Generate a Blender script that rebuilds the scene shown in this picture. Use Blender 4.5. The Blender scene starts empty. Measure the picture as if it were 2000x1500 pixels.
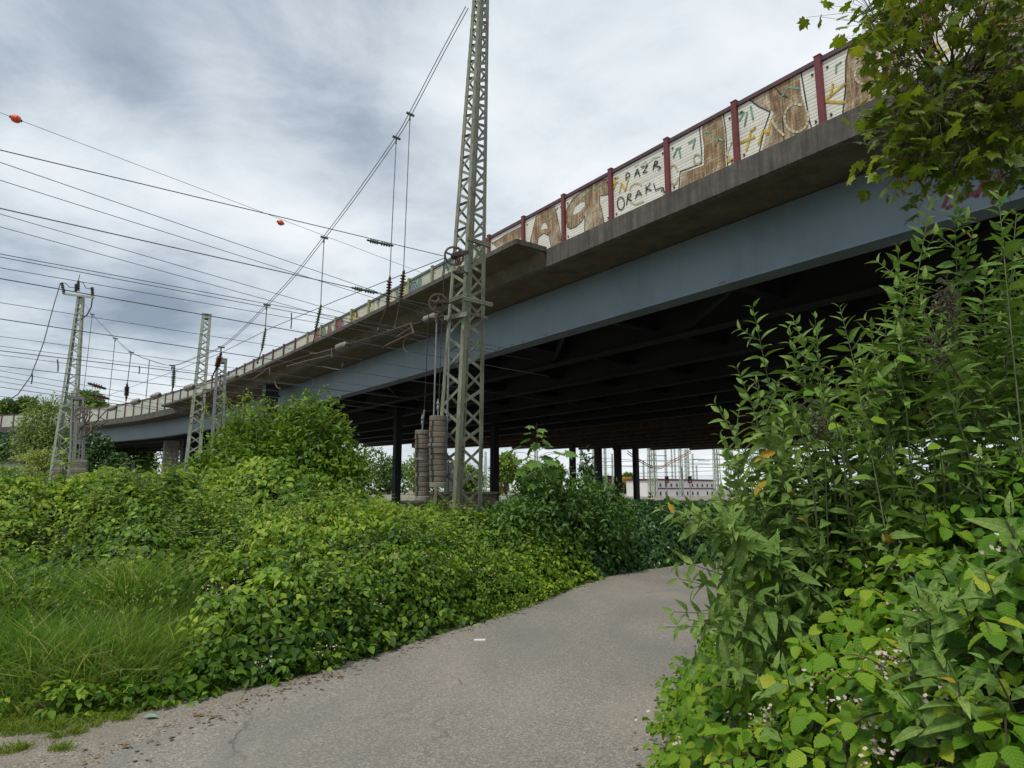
import bpy, bmesh, math, random
import numpy as np
from mathutils import Vector, Matrix, geometry
R = math.radians
random.seed(7)
rng = np.random.default_rng(11)
sc = bpy.context.scene
COL = sc.collection
EYE = 1.6
F, PITCH = 1280.0, R(9.1)
CP, SP = math.cos(PITCH), math.sin(PITCH)

# ------------------------------------------------------------------ camera, used also to read real positions off the survey of the place
cam = bpy.data.cameras.new('camera'); cam.sensor_width = 36; cam.lens = F / 2000 * 36; cam.clip_end = 4000; cam.clip_start = .05
co = bpy.data.objects.new('camera', cam); COL.objects.link(co); co.location = (0, 0, EYE); co.rotation_euler = (R(90) + PITCH, 0, 0)
sc.camera = co

def ray(x, y):
    u = (x - 1000) / F; v = (750 - y) / F
    return np.array([u, CP - v * SP, SP + v * CP])
def at(x, y, Y):
    r = ray(x, y); p = r * (Y / r[1]); return np.array([p[0], p[1], p[2] + EYE])
def atz(x, y, z):
    r = ray(x, y); p = r * ((z - EYE) / r[2]); return np.array([p[0], p[1], z])
def on_plane(x, y, n, c):                      # vertical plane n.xy = c
    r = ray(x, y); t = c / (n[0] * r[0] + n[1] * r[1]); p = r * t
    return np.array([p[0], p[1], p[2] + EYE])

# ------------------------------------------------------------------ nodes / materials
def new_mat(name):
    m = bpy.data.materials.new(name); m.use_nodes = True
    nt = m.node_tree; b = nt.nodes['Principled BSDF']
    return m, nt, b
def N(nt, t, **kw):
    n = nt.nodes.new(t)
    for k, v in kw.items():
        if k in n.inputs.keys() if isinstance(k, str) else False: n.inputs[k].default_value = v
        else: setattr(n, k, v)
    return n
def ramp(nt, fac, stops):
    r = nt.nodes.new('ShaderNodeValToRGB'); cr = r.color_ramp
    while len(cr.elements) < len(stops): cr.elements.new(.5)
    for e, (p, c) in zip(cr.elements, stops):
        e.position = p; e.color = (*c, 1) if len(c) == 3 else c
    nt.links.new(fac, r.inputs['Fac']); return r.outputs['Color']
def coords(nt, kind='Object', scale=(1, 1, 1), rot=(0, 0, 0)):
    mp = nt.nodes.new('ShaderNodeMapping'); mp.inputs['Scale'].default_value = scale; mp.inputs['Rotation'].default_value = rot
    if kind == 'World':
        g = nt.nodes.new('ShaderNodeNewGeometry'); nt.links.new(g.outputs['Position'], mp.inputs['Vector'])
    else:
        tc = nt.nodes.new('ShaderNodeTexCoord'); nt.links.new(tc.outputs[kind], mp.inputs['Vector'])
    return mp.outputs['Vector']
def noise(nt, vec, scale, detail=5, rough=.6, dist=0):
    n = nt.nodes.new('ShaderNodeTexNoise'); n.inputs['Scale'].default_value = scale; n.inputs['Detail'].default_value = detail
    n.inputs['Roughness'].default_value = rough; n.inputs['Distortion'].default_value = dist
    nt.links.new(vec, n.inputs['Vector']); return n.outputs['Fac']
def mixc(nt, fac, a, b, blend='MIX'):
    m = nt.nodes.new('ShaderNodeMix'); m.data_type = 'RGBA'; m.blend_type = blend
    for s, v in ((m.inputs[0], fac), (m.inputs[6], a), (m.inputs[7], b)):
        if hasattr(v, 'links'): nt.links.new(v, s)
        else: s.default_value = v if not isinstance(v, tuple) else ((*v, 1) if len(v) == 3 else v)
    return m.outputs[2]
def math_(nt, op, a, b=None, clamp=False):
    m = nt.nodes.new('ShaderNodeMath'); m.operation = op; m.use_clamp = clamp
    for s, v in zip(m.inputs, (a, b)):
        if v is None: continue
        if hasattr(v, 'links'): nt.links.new(v, s)
        else: s.default_value = v
    return m.outputs[0]
def bump(nt, b, h, strength=.3, dist=.02):
    bp = nt.nodes.new('ShaderNodeBump'); bp.inputs['Strength'].default_value = strength; bp.inputs['Distance'].default_value = dist
    nt.links.new(h, bp.inputs['Height']); nt.links.new(bp.outputs['Normal'], b.inputs['Normal'])

def rough_mat(name, c1, c2, scale=3, rough=.8, c3=None, scale3=.7, bumps=.2, metal=0, stretch=(1, 1, 1), lo=.35, hi=.65, bscale=40, kind='World'):
    m, nt, b = new_mat(name)
    v = coords(nt, kind, stretch)
    col = ramp(nt, noise(nt, v, scale, 8, .65), [(lo, c1), (hi, c2)])
    if c3: col = mixc(nt, ramp(nt, noise(nt, v, scale3, 6, .7, .4), [(.5, (0, 0, 0)), (.68, (1, 1, 1))]), col, c3)
    nt.links.new(col, b.inputs['Base Color']); b.inputs['Roughness'].default_value = rough; b.inputs['Metallic'].default_value = metal
    if bumps: bump(nt, b, noise(nt, coords(nt, kind), bscale, 4), bumps)
    return m

def leaf_mat(name, stops, trans=.35, rough=.5, spec=.35, tint=(1, 1, .6), vein=0):
    m, nt, b = new_mat(name)
    a = nt.nodes.new('ShaderNodeAttribute'); a.attribute_name = 'tone'
    col = ramp(nt, a.outputs['Fac'], stops)
    n = noise(nt, coords(nt, 'World'), 30, 3)
    col = mixc(nt, math_(nt, 'MULTIPLY', n, .5), col, (.6, .62, .5), 'MULTIPLY')
    if vein:
        lc = nt.nodes.new('ShaderNodeAttribute'); lc.attribute_name = 'leafco'; sp = nt.nodes.new('ShaderNodeSeparateXYZ'); nt.links.new(lc.outputs['Vector'], sp.inputs[0])
        ax = math_(nt, 'ABSOLUTE', sp.outputs['X'])
        sn = math_(nt, 'SINE', math_(nt, 'MULTIPLY', math_(nt, 'SUBTRACT', sp.outputs['Y'], math_(nt, 'MULTIPLY', ax, .75)), 6.283 * vein))
        vv = ramp(nt, math_(nt, 'ADD', math_(nt, 'MULTIPLY', sn, .5), .5), [(.0, (.82, .82, .82)), (.35, (1, 1, 1)), (.85, (1, 1, 1)), (1, (.93, .93, .93))])
        mr = ramp(nt, ax, [(.0, (1.35, 1.3, 1.3)), (.035, (.85, .85, .85)), (.07, (1, 1, 1))])
        col = mixc(nt, 1.0, mixc(nt, 1.0, col, vv, 'MULTIPLY'), mr, 'MULTIPLY')
        bump(nt, b, sn, .25, .002)
    nt.links.new(col, b.inputs['Base Color']); b.inputs['Roughness'].default_value = rough
    b.inputs['Specular IOR Level'].default_value = spec
    t = nt.nodes.new('ShaderNodeBsdfTranslucent'); nt.links.new(mixc(nt, 1.0, col, tint, 'MULTIPLY'), t.inputs['Color'])
    mx = nt.nodes.new('ShaderNodeMixShader'); mx.inputs[0].default_value = trans
    nt.links.new(b.outputs[0], mx.inputs[1]); nt.links.new(t.outputs[0], mx.inputs[2])
    nt.links.new(mx.outputs[0], nt.nodes['Material Output'].inputs['Surface'])
    return m

M = {}
def plain(name, c, rough=.6, metal=0, var=.25, scale=8):
    M[name] = rough_mat(name, tuple(x * (1 - var) for x in c), tuple(min(1, x * (1 + var)) for x in c), scale, rough, metal=metal, bumps=0)
plain('dull_red', (.24, .06, .05), .6)
plain('dull_blue', (.16, .20, .26), .6)
plain('dull_yellow', (.42, .37, .14), .6, var=.3)
plain('dull_green', (.13, .22, .17), .6, var=.3)
plain('black_paint', (.012, .011, .013), .6)
plain('yellow_paint', (.52, .36, .03), .6, var=.3)
plain('pale_paint', (.50, .46, .30), .6)
plain('green_paint', (.16, .30, .22), .6, var=.4)
plain('blue_paint', (.04, .09, .22), .5)
plain('red_paint', (.17, .028, .045), .5)
plain('orange_plastic', (.72, .09, .035), .45, var=.12)
plain('white_paint', (.75, .74, .72), .6, var=.08)
plain('insulator_red', (.09, .035, .03), .25)
plain('insulator_green', (.055, .11, .06), .3)
plain('insulator_grey', (.20, .20, .16), .5, var=.35)
plain('wire', (.075, .09, .095), .5, .5)
plain('copper_wire', (.13, .06, .035), .5, .6)
plain('dark_metal', (.055, .055, .05), .6, .4)
plain('rust_metal', (.10, .075, .06), .7, .3, .4)
plain('galvanised', (.24, .25, .24), .5, .5)
plain('dead_leaf', (.16, .10, .045), .9, 0, .4, 20)
plain('bark', (.07, .055, .04), .9, 0, .4, 20)
plain('green_stem', (.10, .13, .05), .7, 0, .3, 20)
plain('pale_stem', (.11, .135, .06), .8, 0, .3, 20)
plain('dark_stem', (.06, .03, .028), .7, 0, .3, 20)
plain('petal', (.50, .42, .38), .7, 0, .12, 60)
plain('bud', (.34, .26, .15), .8, 0, .3, 60)
plain('yellow_petal', (.75, .55, .03), .6)
plain('glass', (.03, .04, .05), .15)
plain('signal_black', (.01, .01, .012), .5)
M['mast_steel'] = rough_mat('mast_steel', (.165, .18, .125), (.235, .25, .185), 5, .6, (.12, .10, .07), 6, .08, stretch=(1, 1, .35))
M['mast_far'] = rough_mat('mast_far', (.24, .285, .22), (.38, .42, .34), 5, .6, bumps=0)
M['steel_blue'] = rough_mat('steel_blue', (.135, .195, .225), (.165, .23, .262), .5, .45, (.115, .165, .19), .35, .03, stretch=(1, 1, .4), lo=.3, hi=.7)
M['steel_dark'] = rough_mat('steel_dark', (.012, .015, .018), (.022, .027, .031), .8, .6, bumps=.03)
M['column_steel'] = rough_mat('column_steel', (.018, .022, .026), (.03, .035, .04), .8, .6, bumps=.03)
M['red_steel'] = rough_mat('red_steel', (.125, .020, .024), (.16, .027, .031), 4, .5, (.10, .018, .021), 2, .03)
M['rail_dark'] = rough_mat('rail_dark', (.06, .025, .03), (.11, .04, .045), 4, .5, bumps=.03)
M['rail_green'] = rough_mat('rail_green', (.06, .10, .075), (.12, .15, .12), 4, .6, bumps=.03)
M['post_grey'] = rough_mat('post_grey', (.17, .17, .12), (.28, .27, .18), 3, .6, (.35, .30, .05), 1.2, .03)

def concrete(name, c1, c2, stain, streak):
    m, nt, b = new_mat(name)
    v = coords(nt, 'World')
    col = ramp(nt, noise(nt, v, 1.7, 9, .68, .3), [(.3, c1), (.7, c2)])
    vs = coords(nt, 'World', (5, 5, .35) if streak else (1.2, 1.2, 1.2))
    col = mixc(nt, ramp(nt, noise(nt, vs, 1.3, 7, .7), [(.42, (0, 0, 0)), (.72, (.85, .85, .85))]), col, stain)
    col = mixc(nt, ramp(nt, noise(nt, v, 22, 5, .7), [(.6, (0, 0, 0)), (.75, (.5, .5, .5))]), col, tuple(min(1, x * 1.7) for x in c2))
    nt.links.new(col, b.inputs['Base Color']); b.inputs['Roughness'].default_value = .9
    bump(nt, b, noise(nt, v, 35, 6), .25)
    return m
M['fascia'] = concrete('fascia_concrete', (.062, .057, .05), (.135, .124, .108), (.022, .02, .018), True)
M['soffit'] = concrete('soffit_concrete', (.085, .074, .045), (.14, .124, .078), (.045, .04, .026), False)
M['wall_concrete'] = concrete('wall_concrete', (.30, .29, .27), (.45, .43, .40), (.15, .14, .12), True)
M['rendered_wall'] = concrete('rendered_wall', (.52, .51, .47), (.68, .67, .62), (.26, .25, .21), True)
M['brown_soffit'] = concrete('brown_soffit', (.13, .085, .06), (.20, .135, .10), (.07, .05, .04), False)
M['weight'] = concrete('weight_concrete', (.15, .12, .095), (.26, .215, .17), (.075, .07, .055), False)
M['weight_light'] = concrete('weight_light_concrete', (.24, .22, .185), (.34, .32, .27), (.12, .12, .09), False)

def panel_mat(name, c1, c2, dirt_and_shade, streaks=None):
    m, nt, b = new_mat(name)
    v = coords(nt, 'World')
    if streaks:
        col = ramp(nt, noise(nt, coords(nt, 'World', (9, 9, .8)), 1.0, 8, .78, 1.0), streaks)
        col = mixc(nt, ramp(nt, noise(nt, v, 2.6, 6, .7, 1.0), [(.5, (0, 0, 0)), (.72, (.7, .7, .7))]), col, streaks[0][1])
        col = mixc(nt, ramp(nt, noise(nt, v, 1.7, 7, .75, .6), [(.50, (0, 0, 0)), (.66, (.75, .75, .75))]), col, (.60, .55, .43))
    else:
        col = ramp(nt, noise(nt, v, 1.1, 6, .6), [(.35, c1), (.65, c2)])
        col = mixc(nt, ramp(nt, noise(nt, coords(nt, 'World', (7, 7, .5)), 1.5, 6, .7), [(.55, (0, 0, 0)), (.8, (.55, .55, .55))]), col, dirt_and_shade)
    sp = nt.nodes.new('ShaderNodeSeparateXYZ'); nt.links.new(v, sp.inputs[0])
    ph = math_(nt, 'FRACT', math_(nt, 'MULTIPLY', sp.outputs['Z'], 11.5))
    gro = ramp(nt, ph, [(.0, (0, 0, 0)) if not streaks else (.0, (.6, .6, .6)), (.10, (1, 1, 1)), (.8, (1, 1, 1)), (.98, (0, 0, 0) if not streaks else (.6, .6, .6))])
    col = mixc(nt, math_(nt, 'SUBTRACT', 1.0, gro), col, tuple(x * .85 for x in (dirt_and_shade if not streaks else streaks[1][1])))  # rib grooves darkened in the colour as painted shade, on top of the bump
    nt.links.new(col, b.inputs['Base Color']); b.inputs['Roughness'].default_value = .55
    bump(nt, b, gro, .6, .012)
    return m
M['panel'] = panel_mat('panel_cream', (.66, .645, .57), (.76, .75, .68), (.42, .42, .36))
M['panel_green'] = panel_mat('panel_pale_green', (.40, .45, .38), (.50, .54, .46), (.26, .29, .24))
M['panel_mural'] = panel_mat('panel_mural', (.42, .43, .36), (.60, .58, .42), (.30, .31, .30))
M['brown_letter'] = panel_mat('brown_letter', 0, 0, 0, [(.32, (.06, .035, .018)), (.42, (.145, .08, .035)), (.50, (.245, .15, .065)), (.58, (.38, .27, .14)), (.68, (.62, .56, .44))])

def gm(name, **k):
    return name
# leaves
M['bramble'] = leaf_mat('bramble_leaf', [(0, (.03, .09, .010)), (.4, (.12, .245, .018)), (.75, (.27, .435, .032)), (1, (.44, .54, .055))], .38, vein=5)
M['elder'] = leaf_mat('elder_leaf', [(0, (.05, .12, .014)), (.5, (.16, .285, .024)), (1, (.38, .48, .05))], .4)
M['ivy'] = leaf_mat('ivy_leaf', [(0, (.018, .06, .018)), (.6, (.05, .13, .03)), (1, (.095, .19, .042))], .25, .38, .5)
M['maple_sap'] = leaf_mat('sapling_leaf', [(0, (.05, .14, .026)), (1, (.17, .31, .05))], .3, .45, vein=4)
M['buddleja'] = leaf_mat('buddleja_leaf', [(0, (.065, .14, .03)), (.5, (.16, .28, .055)), (.95, (.30, .42, .11)), (.988, (.45, .28, .02)), (1, (.5, .31, .03))], .33, .6, .25, vein=5)
M['bramble_near'] = leaf_mat('bramble_near_leaf', [(0, (.04, .125, .010)), (.5, (.13, .285, .017)), (.9, (.26, .41, .028)), (1, (.42, .49, .04))], .38, .55, .22, vein=7)
M['maple'] = leaf_mat('maple_leaf', [(0, (.06, .10, .012)), (.5, (.15, .215, .018)), (.8, (.25, .34, .022)), (1, (.33, .36, .035))], .5, .42, .4)
M['samara'] = leaf_mat('samara', [(0, (.14, .10, .025)), (1, (.24, .19, .05))], .4)
M['grass'] = leaf_mat('grass_blade', [(0, (.06, .17, .022)), (.5, (.18, .345, .05)), (.82, (.34, .47, .11)), (1, (.56, .52, .26))], .5)
M['turf'] = leaf_mat('turf_blade', [(0, (.11, .19, .02)), (1, (.28, .36, .035))], .4)
M['far_leaf'] = leaf_mat('far_tree_leaf', [(0, (.05, .11, .02)), (.5, (.12, .215, .035)), (1, (.25, .35, .06))], .3)
M['willow'] = leaf_mat('willow_leaf', [(0, (.10, .17, .04)), (.5, (.21, .29, .075)), (1, (.37, .44, .12))], .3)
M['litter'] = rough_mat('thicket_shade', (.010, .016, .006), (.022, .032, .011), 18, .95, bumps=.5)  # near-black tone painted for the shade deep inside the thickets

# ------------------------------------------------------------------ mesh builder
class MB:
    def __init__(s): s.v = []; s.f = []; s.m = []; s.cur = 0; s.mats = []
    def mat(s, name):
        if name not in s.mats: s.mats.append(name)
        s.cur = s.mats.index(name); return s
    def add(s, vs, fs):
        o = len(s.v); s.v += [tuple(map(float, p)) for p in vs]
        for f in fs: s.f.append([i + o for i in f]); s.m.append(s.cur)
        return s
    def hexa(s, p):                                  # 8 corners: bottom ring, top ring
        return s.add(p, [(3, 2, 1, 0), (4, 5, 6, 7), (0, 1, 5, 4), (1, 2, 6, 5), (2, 3, 7, 6), (3, 0, 4, 7)])
    def box(s, c, d, yaw=0):
        cx, sx = math.cos(yaw), math.sin(yaw); p = []
        for z in (-.5, .5):
            for x, y in ((-.5, -.5), (.5, -.5), (.5, .5), (-.5, .5)):
                X, Y = x * d[0], y * d[1]; p.append((c[0] + X * cx - Y * sx, c[1] + X * sx + Y * cx, c[2] + z * d[2]))
        return s.hexa(p)
    def beam(s, a, b, w, h, up=(0, 0, 1)):
        a, b = Vector(a), Vector(b); t = (b - a).normalized(); up = Vector(up)
        x = t.cross(up)
        if x.length < 1e-4: x = t.cross(Vector((1, 0, 0)))
        x.normalize(); y = x.cross(t).normalized(); p = []
        for q in (a, b):
            for i, j in ((-1, -1), (1, -1), (1, 1), (-1, 1)): p.append(q + x * (i * w / 2) + y * (j * h / 2))
        return s.hexa(p)
    def tube(s, pts, r, n=6, cap=True):
        pts = [Vector(p) for p in pts]; rings = []
        rs = r if hasattr(r, '__len__') else [r] * len(pts)
        ref = Vector((0, 0, 1)); x = None
        for i, p in enumerate(pts):
            t = (pts[min(i + 1, len(pts) - 1)] - pts[max(i - 1, 0)]).normalized()
            if x is None:
                x = t.cross(ref)
                if x.length < 1e-3: x = t.cross(Vector((1, 0, 0)))
            x = (x - t * x.dot(t)).normalized(); y = t.cross(x)
            rings.append([p + (x * math.cos(2 * math.pi * k / n) + y * math.sin(2 * math.pi * k / n)) * rs[i] for k in range(n)])
        vs = [q for g in rings for q in g]; fs = []
        for i in range(len(pts) - 1):
            for k in range(n): fs.append((i * n + k, i * n + (k + 1) % n, (i + 1) * n + (k + 1) % n, (i + 1) * n + k))
        if cap: fs.append(tuple(range(n - 1, -1, -1))); fs.append(tuple(range((len(pts) - 1) * n, len(pts) * n)))
        return s.add(vs, fs)
    def lathe(s, a, b, prof, n=10):                  # prof: (t along ab, radius)
        a, b = Vector(a), Vector(b)
        return s.tube_prof([a.lerp(b, t) for t, _ in prof], [r for _, r in prof], (b - a).normalized(), n)
    def tube_prof(s, pts, rs, t, n):
        x = t.cross(Vector((0, 0, 1)))
        if x.length < 1e-3: x = t.cross(Vector((1, 0, 0)))
        x.normalize(); y = t.cross(x)
        vs = [p + (x * math.cos(2 * math.pi * k / n) + y * math.sin(2 * math.pi * k / n)) * r for p, r in zip(pts, rs) for k in range(n)]
        fs = [(i * n + k, i * n + (k + 1) % n, (i + 1) * n + (k + 1) % n, (i + 1) * n + k) for i in range(len(pts) - 1) for k in range(n)]
        fs += [tuple(range(n - 1, -1, -1)), tuple(range((len(pts) - 1) * n, len(pts) * n))]
        return s.add(vs, fs)
    def build(s, name, mat=None, parent=None, smooth=False):
        me = bpy.data.meshes.new(name); me.from_pydata(s.v, [], s.f)
        if mat: me.materials.append(M[mat])
        else:
            for k in s.mats: me.materials.append(M[k])
            me.polygons.foreach_set('material_index', s.m)
        if smooth: me.polygons.foreach_set('use_smooth', [True] * len(s.f))
        bm = bmesh.new(); bm.from_mesh(me); bmesh.ops.recalc_face_normals(bm, faces=bm.faces); bm.to_mesh(me); bm.free()
        me.update()
        o = bpy.data.objects.new(name, me); COL.objects.link(o)
        if parent: o.parent = parent
        return o
def tag(o, label=None, cat=None, group=None, kind=None):
    if label: o['label'] = label
    if cat: o['category'] = cat
    if group: o['group'] = group
    if kind: o['kind'] = kind
    return o
def thing(name, label, cat, group=None, loc=(0, 0, 0)):
    o = bpy.data.objects.new(name, None); COL.objects.link(o); o.empty_display_size = .2
    return tag(o, label, cat, group)

# ------------------------------------------------------------------ leaves in bulk
def tpl_leaf(width=.6, stations=(.3, .65), fold=.12, droop=.25, widths=(1, .8), serr=0):
    vs = [(0, 0, 0)]; fs = []
    prev = None
    n = len(stations)
    for i, (t, w) in enumerate(zip(stations, widths)):
        d = -droop * t * t; hw = width / 2 * w
        vs += [(-hw, t - serr * .03, fold * w * width + d), (0, t, d), (hw, t - serr * .03, fold * w * width + d)]
    vs.append((0, 1, -droop))
    tip = len(vs) - 1
    fs += [(0, 2, 1), (0, 3, 2)]
    for i in range(n - 1):
        a = 1 + 3 * i; b = a + 3
        fs += [(a, a + 1, b + 1, b), (a + 1, a + 2, b + 2, b + 1)]
    a = 1 + 3 * (n - 1)
    fs += [(a, a + 1, tip), (a + 1, a + 2, tip)]
    return np.array(vs, float), fs
T_OVATE = tpl_leaf(.66)
T_ELDER = tpl_leaf(.42, (.3, .65), .1, .3, (1, .75))
T_FINE = tpl_leaf(.74, (.12, .26, .32, .45, .52, .66, .72, .84, .89), .14, .22, (.60, 1.0, .86, 1.04, .86, .90, .70, .58, .36))
T_LANCE = tpl_leaf(.35, (.12, .32, .55, .8), .16, .34, (.55, 1, .85, .42))
T_IVY = tpl_leaf(.62, (.25, .6), .08, .3, (1, .7))
def tpl_maple():
    ang = [(-90, .10), (-118, .42), (-150, .50), (-165, .42), (172, .74), (160, .55), (150, .58), (138, .92), (122, .62), (112, .66), (100, .78), (90, 1.05)]
    pts = [(0, -.10)]
    left = [(-.22, -.22), (-.46, -.20), (-.40, -.04), (-.72, .10), (-.50, .20), (-.55, .34), (-.72, .58), (-.44, .50), (-.32, .46), (-.30, .66), (-.16, .76), (0, 1.0)]
    right = [(-x, y) for x, y in left[:-1]][::-1]
    out = [(0, -.08)] + left + right
    vs = [(0, .12, 0)] + [(x * .75, y * .8 + .2, -.28 * (x * x + (y - .1) ** 2 * .6) + .05 * math.sin(9 * x + 4 * y)) for x, y in out]
    n = len(out)
    fs = [(0, 1 + (i + 1) % n, 1 + i) for i in range(n)]
    return np.array(vs, float), fs
T_MAPLE = tpl_maple()
T_BLADE = (np.array([(-.5, 0, 0), (.5, 0, 0), (-.42, .35, 0), (.42, .35, 0), (-.3, .7, 0), (.3, .7, 0), (0, 1, 0)], float), [(0, 1, 3, 2), (2, 3, 5, 4), (4, 5, 6)])

VEINED = ('bramble_near', 'buddleja', 'maple_sap', 'bramble')
def nrm(a): return a / np.maximum(np.linalg.norm(a, axis=-1, keepdims=True), 1e-9)
def leaves(name, P, A, NN, size, tpl, tone, mat, parent=None, xs=None, bend=None, smooth=False):
    """P positions, A leaf axis, NN approx normal, size length; one mesh."""
    P = np.asarray(P, float); A = nrm(np.asarray(A, float)); NN = np.asarray(NN, float)
    X = nrm(np.cross(A, NN)); Z = np.cross(X, A)
    tv, tf = tpl; k = len(tv); n = len(P)
    size = np.broadcast_to(size, (n,)); w = size if xs is None else np.broadcast_to(xs, (n,))
    V = (P[:, None, :] + tv[None, :, 0, None] * w[:, None, None] * X[:, None, :] + tv[None, :, 1, None] * size[:, None, None] * A[:, None, :]
         + tv[None, :, 2, None] * size[:, None, None] * Z[:, None, :])
    if bend is not None:                           # gravity droop for blades, quadratic along the length
        V[:, :, :] += (tv[None, :, 1] ** 2)[:, :, None] * bend[:, None, :]
    V = V.reshape(-1, 3)
    lens = np.array([len(f) for f in tf]); flat = np.concatenate([np.array(f) for f in tf])
    loops = (flat[None, :] + (np.arange(n) * k)[:, None]).reshape(-1)
    tot = np.tile(lens, n); start = np.concatenate([[0], np.cumsum(tot)[:-1]])
    me = bpy.data.meshes.new(name)
    me.vertices.add(len(V)); me.vertices.foreach_set('co', V.astype(np.float32).ravel())
    me.loops.add(len(loops)); me.loops.foreach_set('vertex_index', loops.astype(np.int32))
    me.polygons.add(len(tot)); me.polygons.foreach_set('loop_start', start.astype(np.int32)); me.polygons.foreach_set('loop_total', tot.astype(np.int32))
    me.update(calc_edges=True)
    at_ = me.attributes.new('tone', 'FLOAT', 'POINT')
    tn = np.repeat(np.clip(np.broadcast_to(tone, (n,)), 0, 1), k)
    at_.data.foreach_set('value', tn.astype(np.float32))
    if mat in VEINED:
        lc = me.attributes.new('leafco', 'FLOAT_VECTOR', 'POINT'); q = tv.copy(); q[:, 2] = 0; lc.data.foreach_set('vector', np.tile(q, (n, 1)).astype(np.float32).ravel())
    me.materials.append(M[mat])
    if smooth: me.polygons.foreach_set('use_smooth', np.ones(len(tot), bool))
    o = bpy.data.objects.new(name, me); COL.objects.link(o)
    if parent: o.parent = parent
    return o
def rdir(n, zbias=0):
    d = rng.normal(size=(n, 3)); d[:, 2] += zbias; return nrm(d)
def clump(P, sc_=1.3, seed=0):                     # smooth pseudo-noise in [-1,1] over space
    P = np.asarray(P); r = np.random.default_rng(seed); s = np.zeros(len(P))
    for k in range(6):
        w = r.normal(size=3) * sc_ * (1 + .7 * k); s += np.sin(P @ w + r.uniform(0, 6.28)) / (1 + .5 * k)
    return s / 2.6

# ------------------------------------------------------------------ world: overcast sky
def make_world():
    w = bpy.data.worlds.new('World'); sc.world = w; w.use_nodes = True
    nt = w.node_tree; nt.nodes.clear()
    out = nt.nodes.new('ShaderNodeOutputWorld')
    tc = nt.nodes.new('ShaderNodeTexCoord'); nm = nt.nodes.new('ShaderNodeVectorMath'); nm.operation = 'NORMALIZE'
    nt.links.new(tc.outputs['Generated'], nm.inputs[0]); d = nm.outputs[0]
    sp = nt.nodes.new('ShaderNodeSeparateXYZ'); nt.links.new(d, sp.inputs[0])
    zc = math_(nt, 'ADD', math_(nt, 'MAXIMUM', sp.outputs['Z'], 0.0), .16)
    cb = nt.nodes.new('ShaderNodeCombineXYZ')
    nt.links.new(math_(nt, 'DIVIDE', sp.outputs['X'], zc), cb.inputs[0]); nt.links.new(math_(nt, 'DIVIDE', sp.outputs['Y'], zc), cb.inputs[1])
    v = cb.outputs[0]
    def mapped(rot, scl):
        mp = nt.nodes.new('ShaderNodeMapping'); mp.inputs['Rotation'].default_value = (0, 0, rot); mp.inputs['Scale'].default_value = scl
        mp.inputs['Location'].default_value = (3.1, 1.7, 0.4); nt.links.new(v, mp.inputs['Vector']); return mp.outputs[0]
    n1 = noise(nt, mapped(R(25), (1, 1.5, 1)), .95, 9, .55, .35)
    n2 = noise(nt, mapped(R(-10), (1, 1.1, 1)), 2.2, 9, .62, .35)
    n3 = noise(nt, mapped(R(40), (1, 1, 1)), .42, 3, .5, 0)
    val = math_(nt, 'ADD', math_(nt, 'ADD', math_(nt, 'MULTIPLY', n1, .40), math_(nt, 'MULTIPLY', n2, .42)), math_(nt, 'MULTIPLY', n3, .18))
    def blob(px, py, deg, amt):
        r = ray(px, py); r = r / np.linalg.norm(r)
        dt = nt.nodes.new('ShaderNodeVectorMath'); dt.operation = 'DOT_PRODUCT'; nt.links.new(d, dt.inputs[0]); dt.inputs[1].default_value = tuple(r)
        mr = nt.nodes.new('ShaderNodeMapRange'); mr.interpolation_type = 'SMOOTHERSTEP'
        nt.links.new(dt.outputs['Value'], mr.inputs[0]); mr.inputs[1].default_value = math.cos(R(deg)); mr.inputs[2].default_value = 1
        mr.inputs[3].default_value = 0; mr.inputs[4].default_value = amt
        return mr.outputs[0]
    for b in ((60, 230, 13, -.13), (420, 30, 19, -.13), (900, 40, 14, -.03), (150, 620, 11, -.12), (420, 560, 8, -.09), (330, 650, 8, -.06), (180, 360, 9, .09), (420, 420, 10, .05), (560, 420, 9, .05),
              (1300, 150, 24, .075), (1000, 400, 12, .03), (800, 360, 9, -.05), (30, 90, 8, .05), (100, 760, 9, .09), (330, 750, 8, .08), (1350, 930, 16, .10)):
        val = math_(nt, 'ADD', val, blob(*b))
    col = ramp(nt, val, [(.28, (.155, .182, .22)), (.38, (.25, .286, .326)), (.465, (.365, .405, .438)), (.56, (.462, .496, .523)), (.70, (.555, .575, .588))])
    sky = nt.nodes.new('ShaderNodeTexSky'); sky.sky_type = 'NISHITA'; sky.sun_disc = False
    sky.sun_elevation = SUN_EL; sky.sun_rotation = SUN_ROT
    b1 = nt.nodes.new('ShaderNodeBackground'); nt.links.new(sky.outputs[0], b1.inputs[0]); b1.inputs[1].default_value = .1
    b2 = nt.nodes.new('ShaderNodeBackground'); nt.links.new(col, b2.inputs[0]); b2.inputs[1].default_value = 1.0
    cover = ramp(nt, val, [(.36, (.86, .86, .86)), (.6, (.97, .97, .97))])
    mx = nt.nodes.new('ShaderNodeMixShader'); nt.links.new(cover, mx.inputs[0]); nt.links.new(b1.outputs[0], mx.inputs[1]); nt.links.new(b2.outputs[0], mx.inputs[2])
    nt.links.new(mx.outputs[0], out.inputs[0])
SUN_EL, SUN_AZ = R(64), R(215)                     # azimuth clockwise from +Y: behind the camera, to its left
SUN_ROT = SUN_AZ
make_world()
sl = bpy.data.lights.new('sun', 'SUN'); sl.energy = 1.5; sl.angle = R(10); sl.color = (1, .945, .83)
so = bpy.data.objects.new('sun', sl); COL.objects.link(so)
sd = Vector((math.sin(SUN_AZ) * math.cos(SUN_EL), math.cos(SUN_AZ) * math.cos(SUN_EL), math.sin(SUN_EL)))
so.rotation_euler = sd.to_track_quat('Z', 'Y').to_euler(); so.location = (-20, -20, 40)
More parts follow.
